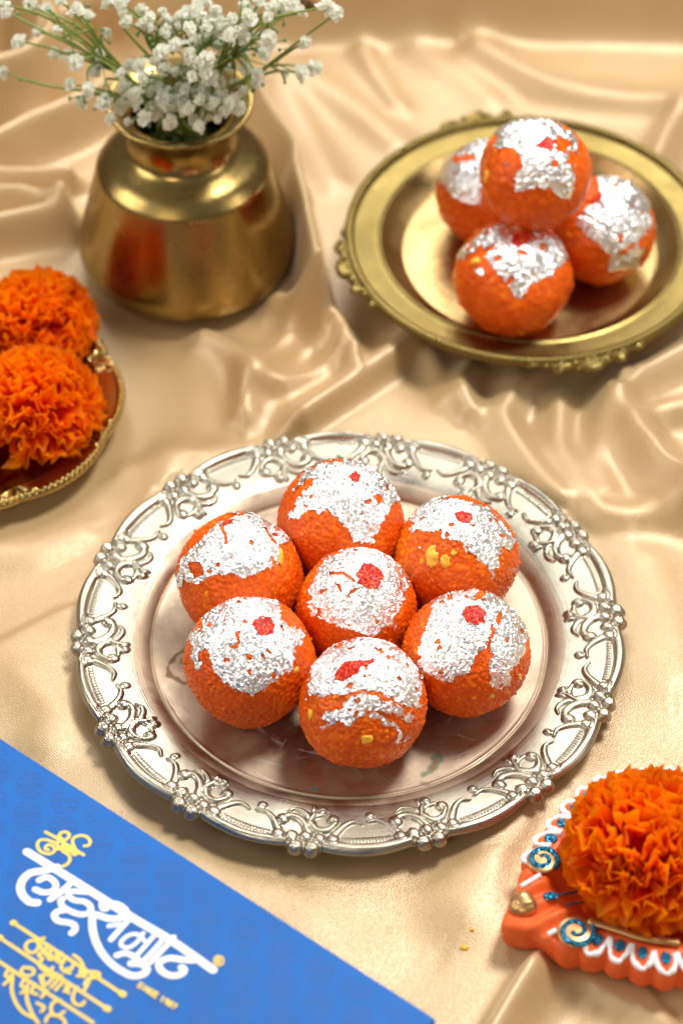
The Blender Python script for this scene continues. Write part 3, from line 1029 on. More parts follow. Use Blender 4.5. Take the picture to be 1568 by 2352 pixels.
SW.append(dict(cx=833, cy=1617, r=150, key='F', foil=[conv(*C6, [(205, 745), (190, 640), (230, 490), (280, 350), (370, 280), (400, 230), (440, 250), (600, 200), (620, 170), (700, 175), (820, 150), (950, 155), (1060, 190), (1150, 240), (1220, 310), (1320, 430), (1380, 540), (1390, 660), (1360, 760), (1380, 855), (1330, 865), (1200, 850), (1080, 780), (960, 720), (830, 690), (730, 695), (620, 750), (500, 735), (360, 755), (270, 735)]),
                                                    conv(*C6, [(360, 940), (400, 900), (560, 860), (620, 800), (700, 730), (830, 710), (910, 740), (1000, 790), (1130, 820), (1220, 900), (1330, 910), (1320, 970), (1250, 1030), (1200, 980), (1050, 910), (880, 890), (780, 950), (650, 1055), (560, 1010), (410, 1035)]),
                                                    conv(*C6, [(800, 950), (900, 890), (1000, 960), (1080, 1000), (1180, 1060), (1190, 1230), (1165, 1265), (1120, 1240), (1150, 1170), (1140, 1080), (1000, 1060), (980, 990), (830, 970)]), conv(*C6, [(1205, 1245), (1245, 1190), (1310, 1135), (1290, 1180), (1240, 1230)]), conv(*C6, [(355, 1060), (400, 1045), (430, 1060), (380, 1110)]), conv(*C6, [(410, 1205), (450, 1190), (455, 1215), (430, 1225)]), conv(*C6, [(135, 770), (190, 770), (170, 805)])],
               hole=[conv(*C6, [(900, 255), (1010, 280), (990, 305), (930, 290)]), conv(*C6, [(700, 790), (760, 760), (740, 820)]), conv(*C6, [(690, 940), (730, 890), (745, 910), (700, 970)])],
               red=conv(*C6, [(475, 600), (490, 510), (580, 420), (650, 385), (770, 390), (910, 360), (900, 420), (780, 460), (740, 530), (600, 590)]), nuts=[(*conv(*C6, [(232, 940)])[0], 6, 14), (*conv(*C6, [(835, 1195)])[0], 13, 10)], lab="frontmost orange sweet on the silver plate, foil torn into a cap and a strip below"))
SW.append(dict(cx=1071, cy=1502, r=145, key='G', foil=[conv(*C7, [(210, 1080), (215, 880), (240, 700), (300, 500), (330, 360), (420, 290), (560, 220), (760, 190), (835, 155), (870, 180), (790, 300), (830, 310), (910, 280), (930, 210), (1100, 250), (1220, 310), (1320, 440), (1400, 540), (1430, 640), (1400, 740), (1385, 880), (1360, 960), (1260, 1060), (1275, 1110), (1270, 1230), (1150, 1280), (1010, 1230), (1020, 1100), (1000, 870), (1020, 700), (1000, 730), (980, 800), (960, 850), (860, 890), (850, 990), (820, 1100), (700, 1160), (600, 1230), (480, 1230), (400, 1170), (250, 1120)])],
               hole=[conv(*C7, [(1060, 490), (1110, 410), (1120, 470), (1100, 550), (1085, 560)]), conv(*C7, [(525, 260), (560, 245), (565, 310), (510, 300)]), conv(*C7, [(1030, 620), (1055, 620), (1040, 700), (1000, 720)]), conv(*C7, [(415, 335), (470, 320), (480, 345), (430, 350)]), conv(*C7, [(450, 1090), (510, 1120), (500, 1145), (460, 1130)])],
               red=conv(*C7, [(665, 460), (720, 380), (850, 370), (960, 430), (920, 540), (860, 580), (740, 550)]), nuts=[(*conv(*C7, [(1060, 1360)])[0], 8, 10), (*conv(*C7, [(1380, 1140)])[0], 7, 9)], lab="orange sweet at the right front of the silver plate with foil hanging in two flaps"))
SB = []
SB.append(dict(cx=784 + (675 * .8712 + 1365) * K - 784, cy=885 * .8712 * K, r=123, key='I', foil=[conv(*CB, [(420, 790), (500, 720), (560, 670), (640, 640), (690, 645), (760, 660), (720, 760), (650, 800), (640, 940), (590, 945), (510, 910), (450, 850)])], hole=[conv(*CB, [(500, 730), (600, 720), (610, 735), (520, 755)])], red=None, nuts=[], lab="orange sweet on the brass plate at the left of the pile, half hidden"))
SB.append(dict(cx=(1192 * .8712 + 1365) * K, cy=1055 * .8712 * K, r=124, key='K', foil=[conv(*CB, [(1150, 830), (1180, 790), (1300, 820), (1390, 860), (1400, 950), (1420, 1030), (1360, 1100), (1390, 1150), (1380, 1215), (1230, 1235), (1240, 1170), (1140, 1090), (1060, 1030), (1110, 960), (1180, 920)])], hole=[], red=conv(*CB, [(1125, 935), (1165, 880), (1190, 910), (1150, 945)]), nuts=[], lab="orange sweet on the brass plate at the right of the pile, foil down its front"))
SB.append(dict(cx=(783 * .8712 + 1365) * K, cy=1275 * .8712 * K, r=136, key='J', foil=[conv(*CB, [(510, 1215), (530, 1170), (620, 1080), (720, 1030), (800, 1040), (860, 1060), (940, 1065), (1010, 1110), (1040, 1180), (960, 1250), (870, 1310), (840, 1370), (800, 1365), (740, 1290), (650, 1190), (700, 1120), (640, 1150), (560, 1200)]), conv(*CB, [(605, 1240), (655, 1240), (650, 1280), (615, 1275)])], hole=[conv(*CB, [(890, 1110), (930, 1120), (915, 1150)])], red=conv(*CB, [(760, 1090), (820, 1060), (860, 1080), (840, 1130), (780, 1140)]), nuts=[(*conv(*CB, [(610, 1208)])[0], 12, 9)], lab="orange sweet at the front of the brass plate pile with foil ending in a point"))
SB.append(dict(cx=(890 * .8712 + 1365) * K, cy=802 * .8712 * K, r=128, key='H', foil=[conv(*CB, [(690, 700), (710, 620), (780, 560), (920, 540), (1000, 580), (1070, 630), (1075, 710), (1040, 690), (1030, 740), (1060, 740), (1070, 850), (1060, 915), (1010, 900), (960, 870), (900, 860), (800, 890), (790, 800), (830, 760), (810, 720), (780, 690), (720, 700)]), conv(*CB, [(740, 745), (770, 745), (770, 780), (745, 775)])], hole=[conv(*CB, [(975, 620), (1040, 650), (1010, 700), (970, 690)])], red=conv(*CB, [(870, 680), (920, 625), (980, 645), (960, 700)]), nuts=[(*conv(*CB, [(665, 825)])[0], 9, 17)], lab="orange sweet resting on top of the other three on the brass plate"))


def place(sw, zfloor):
    """rest a ball of image radius r on a floor height; returns centre, radius"""
    c = at(sw['cx'], sw['cy'], zfloor + 0.027)
    for _ in range(6):
        Rr = sw['r'] / FPX * depth(c) * 0.985
        c = at(sw['cx'], sw['cy'], zfloor + Rr * 0.965)
    return c, Rr


for s_ in SW:
    s_['c'], s_['R'] = place(s_, Z_SIL_FLOOR)
for s_ in SB[:3]:
    s_['c'], s_['R'] = place(s_, 0.0080 + BZ)
# the top one: find the height on its line of sight where it touches the others
top = SB[3]
zc = 0.12
while zc > 0.04:
    c = at(top['cx'], top['cy'], zc)
    Rr = top['r'] / FPX * depth(c) * 0.985
    gap = min(np.linalg.norm(c - o['c']) - 0.955 * (Rr + o['R']) for o in SB[:3])
    if gap < 0:
        break
    zc -= 0.0005
top['c'], top['R'] = c, Rr
for s_ in SW + SB:
    print(s_['key'], np.round(s_['c'], 4), round(s_['R'], 4))


def make_sweet(sw, level, npearl, nface, seed, others, group):
    rng = np.random.default_rng(seed)
    D, F = ico(level)
    c, Rr = sw['c'], sw['R']
    # view frame at this ball
    w = EYE - c
    w /= np.linalg.norm(w)
    u = np.cross(np.array([0, 0, 1.0]), w)
    u /= np.linalg.norm(u)
    v = np.cross(w, u)
    root = empty("boondi_ladoo", c - np.array([0, 0, Rr * 0.965]), sw['lab'], "sweet", group)
    off = np.array([0, 0, Rr * 0.965])
    lowf = 1 + 0.024 * smooth_noise(D, 2.2, rng) + 0.013 * smooth_noise(D, 6, rng)
    # flatten at the foot and where neighbours press
    lowf = np.minimum(lowf, 0.965 / np.maximum(-D[:, 2], 1e-3))
    for o in others:
        if o is sw:
            continue
        dv = o['c'] - c
        L = np.linalg.norm(dv)
        if L < Rr + o['R']:
            h = (L * Rr / (Rr + o['R'])) / Rr
            lowf = np.minimum(lowf, h / np.maximum(D @ (dv / L), 1e-3))
    seeds = fib(npearl, 0.55, rng)
    pid, pd = nearest(D, seeds)
    rho = 1.15 * math.sqrt(4 / npearl)
    amp = rng.uniform(0.006, 0.027, npearl)
    bigp = rng.random(npearl) < 0.035
    amp[bigp] *= rng.uniform(1.6, 2.6, bigp.sum())
    colr = np.clip(0.22 + 0.45 * rng.random(npearl) + np.where(rng.random(npearl) < 0.02, 0.3, 0), 0, 1)
    pat = smooth_noise(seeds, 3.0, rng) * 0.10
    colr = np.clip(colr + pat, 0, 1)
    pear = amp[pid] * (np.clip(1 - (pd / rho) ** 2, 0, 1)) + 0.004 * smooth_noise(D, 45, rng) * (0.6 + 0.4 * smooth_noise(D, 4, rng))

    # foil cover
    fs = fib(nface, 0.8, rng)
    fid, fd = nearest(D, fs)
    jit = rng.normal(size=(nface, 2)) * 0.016
    px, py, pw = D @ u, -(D @ v), D @ w
    rad2 = np.hypot(px, py)
    k = np.where(pw < 0.22, 0.955 / np.maximum(rad2, 1e-6), 1.0)
    k = np.minimum(k, 1.0 / np.maximum(rad2, 1e-6) * 0.975)
    k = np.minimum(k, 1.0)
    k = np.where(pw < 0.22, np.minimum(k, 0.96 / np.maximum(rad2, 1e-6)), k)
    qx, qy = px * k + jit[fid, 0], py * k + jit[fid, 1]
    nx = lambda P: [((x - sw['cx']) / sw['r'], (y - sw['cy']) / sw['r']) for x, y in P]
    mask = np.zeros(len(D), bool)
    for P in sw['foil']:
        mask |= in_poly(qx, qy, nx(P))
    mask &= pw > -0.55 + 0.25 * smooth_noise(D, 4, rng)
    for P in sw['hole']:
        mask &= ~in_poly(px, py, nx(P))
    # pinholes
    mask &= ~((rng.random(nface) < 0.012)[fid] & (pw > 0))
    redm = np.zeros(len(D), bool)
    if sw['red']:
        redm = in_poly(px + 0.010 * smooth_noise(D, 26, rng), py + 0.010 * smooth_noise(D, 26, rng), nx(sw['red'])) & (pw > 0.1)
    # pearls lie flatter under the leaf
    near = mask
    pear2 = np.where(near, np.minimum(pear * 0.6, 0.012), pear)
    rad = Rr * (lowf + pear2)
    mesh("ball", D * rad[:, None] + off, F, m_ladoo, root, attr={"pearl": colr[pid]})
    # foil mesh with crumpled facets
    tilt = rng.normal(size=(nface, 3))
    hgt = rng.normal(size=nface)
    big = fib(260, 0.8, rng)
    bid, bd = nearest(D, big)
    bt = rng.normal(size=(260, 3))
    fac = 0.0045 * hgt[fid] + 0.20 * np.einsum('ij,ij->i', tilt[fid], D - fs[fid]) + 0.035 * np.einsum('ij,ij->i', bt[bid], D - big[bid])
    fac = np.clip(fac, -0.012, 0.017)
    rf = Rr * (lowf + 0.018 + 0.35 * pear2 + fac)
    fm = mask[F].all(1)
    Ff = F[fm]
    used = np.unique(Ff)
    remap = np.full(len(D), -1)
    remap[used] = np.arange(len(used))
    if len(used):
        mesh("silver_foil", D[used] * rf[used][:, None] + off, remap[Ff].astype(np.int32), m_foil, root, smooth=False)
    if sw['red']:
        fr = redm[F].all(1)
        Fr = F[fr]
        ur = np.unique(Fr)
        if len(ur):
            remap[:] = -1
            remap[ur] = np.arange(len(ur))
            rr = Rr * (lowf + 0.031 + 0.6 * fac + 0.003 * smooth_noise(D, 60, rng))
            mesh("saffron_spot", D[ur] * rr[ur][:, None] + off, remap[Fr].astype(np.int32), m_red, root, smooth=True)
    # nut pieces
    D4, F4 = ico(4)
    for (nx_, ny_, hw, hh) in sw['nuts']:
        a1, b1 = (nx_ - sw['cx']) / sw['r'], -(ny_ - sw['cy']) / sw['r']
        q = min(0.97, math.hypot(a1, b1))
        dirn = u * a1 + v * b1 + w * math.sqrt(max(0.02, 1 - q * q))
        dirn /= np.linalg.norm(dirn)
        t1 = u - dirn * (u @ dirn)
        t1 /= np.linalg.norm(t1)
        t2 = np.cross(dirn, t1)
        sx, sy = hw / sw['r'] * Rr, hh / sw['r'] * Rr
        lump = 1 + 0.20 * smooth_noise(D4, 2.6, rng) + 0.06 * smooth_noise(D4, 7, rng)
        Vn = (D4[:, :1] * t1 * sx + D4[:, 1:2] * t2 * sy + D4[:, 2:] * dirn * min(sx, sy) * 0.7) * lump[:, None] + dirn * Rr * 0.985 + off
        mesh("nut_piece", Vn, F4, m_nut, root)
    return root


for i, s_ in enumerate(SW):
    make_sweet(s_, 7, 3000, 3600, 100 + i, SW, "orange sweets on the silver plate")
for i, s_ in enumerate(SB):
    make_sweet(s_, 6, 1000, 1500, 200 + i, SB, "orange sweets on the brass plate")

# ------------------------------------------------------------------ gilt dish on the left
ND = 8
DPH = R(-20)
DR = DISH_R * 1e3


def dish_edge(a):
    t = ((a - DPH) % (2 * np.pi / ND)) / (2 * np.pi / ND)
    return (DR - 2.8 + 3.4 * np.abs(np.sin(t * np.pi)) ** 0.6) * 1e-3


def dish_relief(A, r):
    q = ((A - DPH + np.pi / ND) % (2 * np.pi / ND) - np.pi / ND) * DR
    e = dish_edge(A) * 1e3 - r * 1e3
    z = 2.2 * np.sqrt(np.clip(1 - ((e - 1.9) / 2.0) ** 2, 0, 1)) * (0.62 + 0.38 * np.cos(A * np.round(2 * np.pi * DR / 3.3) ))
    # shell at every notch
    sh = np.exp(-(q / 6.0) ** 2) * sstep(11.5, 9.0, e) * sstep(0.5, 2.5, e)
    ang = np.arctan2(q, 11 - e)
    z = np.maximum(z, sh * (2.2 + 1.1 * np.cos(ang * 14)))
    for cq in (-8.5, 8.5):
        dq = np.hypot(q - cq, e - 3.6)
        z = np.maximum(z, 2.8 * np.sqrt(np.clip(1 - (dq / 2.2) ** 2, 0, 1)))
    return z * 1e-3


def dish_base(r):
    r = np.asarray(r) * 1e3
    return (8 + 6 * np.clip((r - (DR - 16)) / 14, 0, 1.1) ** 0.8) * 1e-3


dish = empty("gilt_dish", DISH, "small dark gilt dish with beaded scalloped edge under two marigolds", "dish")
V, F, _ = rim_mesh((DR - 16) * 1e-3, 0.008, dish_edge, dish_relief, dish_base, 1100, 50)
mesh("beaded_rim", V, F, m_dish, dish)
V, F = lathe(np.array([(0.0003, 4.5), (DR - 26, 4.5), (DR - 22, 5.0), (DR - 18, 7.4), (DR - 15.9, 8.1)]) * 1e-3, 160)
mesh("well", V, F, m_dish_in, dish)
V, F = lathe(np.array([(0, 0.5), (DR - 28, 0.5), (DR - 22, 1.6), (DR - 16.2, 6.2)]) * 1e-3, 120)
mesh("base", V, F, m_dish, dish)

# ------------------------------------------------------------------ marigolds


def petal_mesh(k, wide, ruffle, curl):
    rng = np.random.default_rng(40 + k)
    nu, nv = 6, 7
    uu = np.linspace(0, 1, nu)
    vv = np.linspace(-1, 1, nv)
    V = []
    tip = []
    p1 = rng.uniform(0, 6.28)
    for i, a_ in enumerate(uu):
        wd = wide * (0.22 + 0.78 * math.sin(min(1.0, a_ * 1.1) * 1.35)) * 0.5
        for v_ in vv:
            x = v_ * wd
            y = a_ * (1 - 0.10 * v_ * v_) + (0.05 * math.sin(v_ * 5 + p1) if a_ > 0.85 else 0)
            z = ruffle * a_ ** 1.4 * (math.sin(v_ * 4.4 + p1) + 0.35 * math.sin(v_ * 8 + 2 * p1)) + curl * a_ ** 2.4 + 0.20 * wide * v_ * v_ * (0.6 if k % 2 else -0.4) * (a_)
            V.append((x, y, z))
            tip.append(a_ ** 1.5)
    return mesh("petal", np.array(V), grid_faces(nu, nv), m_mari, link=False, attr={"tip": np.array(tip)})


PETALS = [petal_mesh(0, 0.62, 0.16, 0.20), petal_mesh(1, 0.72, 0.22, 0.30), petal_mesh(2, 0.55, 0.20, -0.12), petal_mesh(3, 0.80, 0.26, 0.12), petal_mesh(4, 0.66, 0.14, 0.36)]


def marigold(c, rad, n, label, seed, squash=0.8, tilt=(0, 0), psize=0.52, loose=0.25):
    rng = np.random.default_rng(seed)
    base = np.array(c)
    root = empty("marigold_flower", base, label, "flower", "orange marigold heads")
    core_h = rad * squash
    D4, F4 = ico(4)
    mesh("flower_core", D4 * np.array([rad * 0.52, rad * 0.52, core_h * 0.50]) + np.array([0, 0, core_h * 0.55]), F4, m_mari, root, attr={"tip": np.zeros(len(D4))})
    i = np.arange(n) + 0.5
    zz = 1 - (1.42) * i / n
    th = np.pi * (1 + 5 ** 0.5) * i
    rr = np.sqrt(np.maximum(0, 1 - zz * zz))
    TL = Matrix.Rotation(tilt[0], 3, 'X') @ Matrix.Rotation(tilt[1], 3, 'Y')
    for k in range(n):
        d = np.array([rr[k] * math.cos(th[k]), rr[k] * math.sin(th[k]), zz[k]])
        d += rng.normal(size=3) * 0.09
        d /= np.linalg.norm(d)
        dv = TL @ Vector(d)
        L = rad * psize * rng.uniform(0.82, 1.18)
        start = Vector((dv.x * (rad - L * 0.92), dv.y * (rad - L * 0.92), core_h * 0.55 + dv.z * (core_h * 1.02 - L * 0.92)))
        # petal y axis along d with some bend, x axis random about it
        yv = (dv + Vector(rng.normal(size=3) * loose)).normalized()
        ref = Vector((0, 0, 1)) if abs(yv.z) < 0.9 else Vector((1, 0, 0))
        xv = yv.cross(ref).normalized()
        zv = xv.cross(yv)
        rot = Matrix((xv, yv, zv)).transposed().to_4x4() @ Matrix.Rotation(rng.normal() * 0.55 + (math.pi if rng.random() < 0.15 else 0), 4, 'Y')
        o = bpy.data.objects.new("petal", PETALS[int(rng.integers(0, 5))])
        COL.objects.link(o)
        o.parent = root
        o.matrix_local = Matrix.Translation(start) @ rot @ Matrix.Diagonal((L, L, L, 1))
    return root


c_low = at(88, 985, 0.006)
c_up = at(90, 775, 0.010)
marigold((c_low[0], c_low[1], 0.0055), 0.0310, 298, "larger orange marigold on the gilt dish, in front of the other one", 3, 0.86, (R(-8), 0), 0.46)
marigold((c_up[0], c_up[1], 0.0060), 0.0285, 285, "orange marigold on the gilt dish, behind and above the other one", 4, 0.84, (R(-10), R(5)), 0.50)

# ------------------------------------------------------------------ clay lamp
ZT = 0.018
upT = [(1151, 2112), (1165, 2075), (1188, 2025), (1194, 1991), (1205, 1962), (1240, 1912), (1280, 1862), (1314, 1826), (1363, 1790), (1420, 1772), (1480, 1765)]
loT = [(1160, 2128), (1195, 2136), (1234, 2142), (1280, 2177), (1320, 2187), (1365, 2193), (1405, 2204), (1443, 2215), (1503, 2232), (1563, 2236)]
rest = [(1640, 2215), (1705, 2140), (1730, 2020), (1705, 1900), (1640, 1810), (1560, 1770)]
outT = loT[::1] + rest + upT[::-1]
OUT = np.array([at(x, y, ZT)[:2] for x, y in outT])
OUTs = catmull(OUT, 14, True)
cen = at(1480, 2020, 0)[:2]
diya = empty("clay_lamp", (cen[0], cen[1], 0), "orange painted clay lamp with white piping, blue glitter and a pointed tip", "oil lamp")
# scallops along both sides
seg = np.linalg.norm(np.diff(np.concatenate([OUTs, OUTs[:1]]), axis=0), axis=1)
arc = np.concatenate([[0], np.cumsum(seg)[:-1]])
tot = seg.sum()
SC = 0.0107
tipP = at(1152, 2118, ZT)[:2]
dt = np.linalg.norm(OUTs - tipP, axis=1)
side_on = sstep(0.020, 0.030, dt)
nsc = round(tot / SC)
phs = arc / tot * nsc
bul = np.abs(np.sin(np.pi * phs)) ** 0.7
rel = OUTs - cen
rl = np.linalg.norm(rel, axis=1)
outline = cen + rel * (1 + side_on * (bul - 0.75) * 0.0030 / rl)[:, None]
rings = []
N = len(outline)
dirc = (outline - cen)
ro = np.linalg.norm(dirc, axis=1)
dirc /= ro[:, None]


def ring(inset, z, follow=1.0):
    r = ro - inset
    if follow < 1:
        sm = np.array([np.mean(np.take(ro, range(i - 12, i + 13), mode='wrap')) for i in range(N)])
        r = (ro * follow + sm * (1 - follow)) - inset
    p = dirc * r[:, None]
    return np.c_[p, np.broadcast_to(z, (N,))]


wav = side_on * bul
rings.append(ring(0.0060, 0.0006, 0.5))
rings.append(ring(0.0030, 0.0012))
rings.append(ring(0.0008, 0.0060))
rings.append(ring(0.0002, 0.0110))
rings.append(ring(0.0000, 0.0140))
rings.append(ring(0.0006, 0.0162))
rings.append(ring(0.0020, 0.0176 + 0.0006 * wav))
rings.append(ring(0.0042, 0.0184 + 0.0012 * wav, 0.7))
rings.append(ring(0.0066, 0.0186 + 0.0010 * wav, 0.4))
rings.append(ring(0.0090, 0.0192, 0.0))
sm = np.array([np.mean(np.take(ro, range(i - 12, i + 13), mode='wrap')) for i in range(N)])
for f, z in ((0.74, 0.0195), (0.70, 0.0186), (0.66, 0.0150), (0.55, 0.0080), (0.3, 0.0050), (0.02, 0.0045)):
    lim = np.minimum(sm - 0.0095, 0.050)
    p = dirc * (lim * f / 0.76)[:, None]
    rings.append(np.c_[p, np.full(N, z)])
V = np.concatenate(rings)
# raised ridges on the tip
ax = (tipP - cen)
ax /= np.linalg.norm(ax)
pp = np.array([-ax[1], ax[0]])
la, lb = V[:, :2] @ ax, V[:, :2] @ pp
ridg = 0.0016 * np.cos(lb / 0.0042 * math.pi) * sstep(0.034, 0.042, la) * sstep(0.064, 0.056, la) * sstep(0.0160, 0.0120, np.abs(lb))
V[:, 2] += np.where(V[:, 2] > 0.0165, ridg, 0)
F = []
nr_ = len(rings)
for i in range(nr_ - 1):
    for j in range(N):
        k2 = (j + 1) % N
        F.append((i * N + j, i * N + k2, (i + 1) * N + k2, (i + 1) * N + j))
F.append(tuple(range(N))[::-1])
mesh("clay_body", V, F, m_clay, diya)


def dz(p):      # frame px to lamp-local at height z
    q = at(p[0], p[1], p[2])
    return np.array([q[0] - cen[0], q[1] - cen[1], p[2]])


# white piping and glitter drops, one loop per scallop
Lsm = sm
for kk in range(nsc):
    m_ = np.where(np.floor(phs).astype(int) == kk)[0]
    if len(m_) < 6 or side_on[m_].min() < 0.5:
        continue
    ii = [m_[0], m_[len(m_) // 8], m_[len(m_) // 4], m_[len(m_) // 2], m_[3 * len(m_) // 4], m_[-1 - len(m_) // 8], m_[-1]]
    ins = [0.0068, 0.0036, 0.0016, 0.0008, 0.0016, 0.0036, 0.0068]
    zz_ = [0.0196, 0.0190, 0.0182, 0.0176, 0.0182, 0.0190, 0.0196]
    P = [np.array([*(dirc[i] * (ro[i] - s)), z]) for i, s, z in zip(ii, ins, zz_)]
    Pc = catmull(P, 5)
    jr = 0.00115 * (1 + 0.22 * np.sin(np.arange(len(Pc)) * 0.5 + kk * 1.7) + 0.12 * np.sin(np.arange(len(Pc)) * 1.3 + kk))
    Pc[:, :2] += 0.00018 * np.stack([np.sin(np.arange(len(Pc)) * 0.6 + kk), np.cos(np.arange(len(Pc)) * 0.8 + 2 * kk)], 1)
    jr[0] *= 1.3
    v, f = tube(Pc, jr, 8)
    mesh("white_piping", v, f, m_white, diya)
    i = m_[len(m_) // 2]
    D3, F3 = ico(4)
    q = dirc[i] * (ro[i] - 0.0070)
    e1 = np.array([dirc[i][0], dirc[i][1], 0])
    e2 = np.array([-e1[1], e1[0], 0])
    Vd = (D3[:, :1] * e1 * 0.0029 + D3[:, 1:2] * e2 * 0.0021 + D3[:, 2:] * np.array([0, 0, 0.0011]))
    mesh("glitter_drop", Vd + np.array([q[0], q[1], 0.0199]), F3, m_glit, diya)


def spiral(cx, cy, rpx, turns, start, name_r, sgn=1, z=0.0205, tail=None):
    c0 = dz((cx, cy, z))
    rr_ = rpx * 0.000193
    t = np.linspace(0, 1, 60)
    an = start + sgn * t * turns * 2 * np.pi
    rad_ = rr_ * (1 - 0.80 * t)
    P = np.stack([c0[0] + rad_ * np.cos(an), c0[1] + rad_ * np.sin(an), np.full_like(t, z)], 1)
    v, f = tube(P, 0.00125, 8)
    mesh("glitter_spiral", v, f, m_glit, diya)
    D3, F3 = ico(4)
    mesh("bronze_disc", D3 * np.array([rr_ * 0.98, rr_ * 0.98, 0.0012]) + c0 - np.array([0, 0, 0.0006]), F3, m_gold_paint, diya)


spiral(1322, 2138, 40, 1.55, R(40), '', -1)
spiral(1245, 1974, 34, 1.45, R(-40), '', 1)
# bronze bar beside the flower
P = catmull([dz((1350, 2115, 0.0208)), dz((1410, 2133, 0.0212)), dz((1480, 2155, 0.0212)), dz((1560, 2165, 0.0212))], 6)
v, f = tube(P, 0.0018, 8, 0.6)
mesh("bronze_stripe", v, f, m_gold_paint, diya)
# heart-shaped bump near the tip
D5, F5 = ico(5)
hc = dz((1199, 2078, 0.0195))
e1 = np.array([ax[0], ax[1], 0])
e2 = np.array([pp[0], pp[1], 0])
shape = (1 - 0.28 * D5[:, 0]) * (1 - 0.12 * np.exp(-(D5[:, 1] / 0.16) ** 2) * (D5[:, 0] < 0.4))
shape *= 1 + 0.03 * np.cos(D5[:, 1] * 16)
Vh = (D5[:, :1] * e1 * 0.0058 + D5[:, 1:2] * e2 * 0.0058 * shape[:, None]) + D5[:, 2:] * np.array([0, 0, 0.0042]) * shape[:, None]
mesh("bronze_bump", Vh + hc, F5, m_gold_paint, diya)
# glitter drop with dark line, white dashes
D3, F3 = ico(4)
gq = dz((1264, 2058, 0.0212))
mesh("glitter_drop", D3 * np.array([0.0033, 0.0020, 0.0013]) + gq, F3, m_glit, diya)
m_dark = plain("dark_blue_line", (0.03, 0.03, 0.04), 0.5)
for A_, B_ in (((1280, 2056, .0212), (1325, 2047, .0208)), ((1300, 2077, .0212), (1340, 2072, .0208)), ((1310, 2020, .0212), (1335, 2008, .0208))):
    v, f = tube(catmull([dz(A_), dz(B_)], 4), 0.0006, 6)
    mesh("dark_line", v, f, m_dark, diya)
for A_, B_ in (((1196, 2036, .0202), (1240, 2010, .0208)), ((1258, 2146, .0200), (1276, 2136, .0204))):
    v, f = tube(catmull([dz(A_), dz(B_)], 6), 0.0011, 8)
    mesh("white_dash", v, f, m_white, diya)
fc = at(1490, 1998, 0.016)
marigold((fc[0], fc[1], 0.0125), 0.0360, 300, "orange marigold with broad loose petals filling the painted clay lamp", 9, 0.80, (R(-6), R(-4)), 0.47, 0.38)

# ------------------------------------------------------------------ gift box
ZB = 0.038
cA = at(1000, 2340, ZB)
eA = at(0, 1695, ZB)
ux = eA - cA
ux /= np.linalg.norm(ux)                     # along the far edge, to the left-back
uy = np.array([ux[1], -ux[0], 0.0])
if uy[1] > 0:
    uy = -uy                                 # towards the camera
LX, LY = 0.30, 0.21
box = empty("sweet_box", (cA[0], cA[1], 0), "flat blue cardboard box with white and gold Devanagari lettering", "box")


def boxmesh(name, x0, x1, y0, y1, z0, z1, m_, bev=0.0008):
    bm = bmesh.new()
    vs = []
    for z in (z0, z1):
        for x, y in ((x0, y0), (x1, y0), (x1, y1), (x0, y1)):
            p = ux * x + uy * y
            vs.append(bm.verts.new((p[0], p[1], z)))
    for q in ((3, 2, 1, 0), (4, 5, 6, 7), (0, 1, 5, 4), (1, 2, 6, 5), (2, 3, 7, 6), (3, 0, 4, 7)):
        bm.faces.new([vs[i] for i in q])
    bmesh.ops.recalc_face_normals(bm, faces=bm.faces)
    bmesh.ops.bevel(bm, geom=bm.edges[:], offset=bev, segments=3, profile=0.6, affect='EDGES')
    me = bpy.data.meshes.new(name)
    bm.to_mesh(me)
    bm.free()
    me.materials.append(m_)
    return put(name, me, box)


boxmesh("tray", 0.0012, LX - 0.0012, 0.0012, LY - 0.0012, 0.0, ZB - 0.004, m_blue)
boxmesh("lid", 0, LX, 0, LY, 0.006, ZB, m_blue)
Z_INK = [ZB + 0.00004]


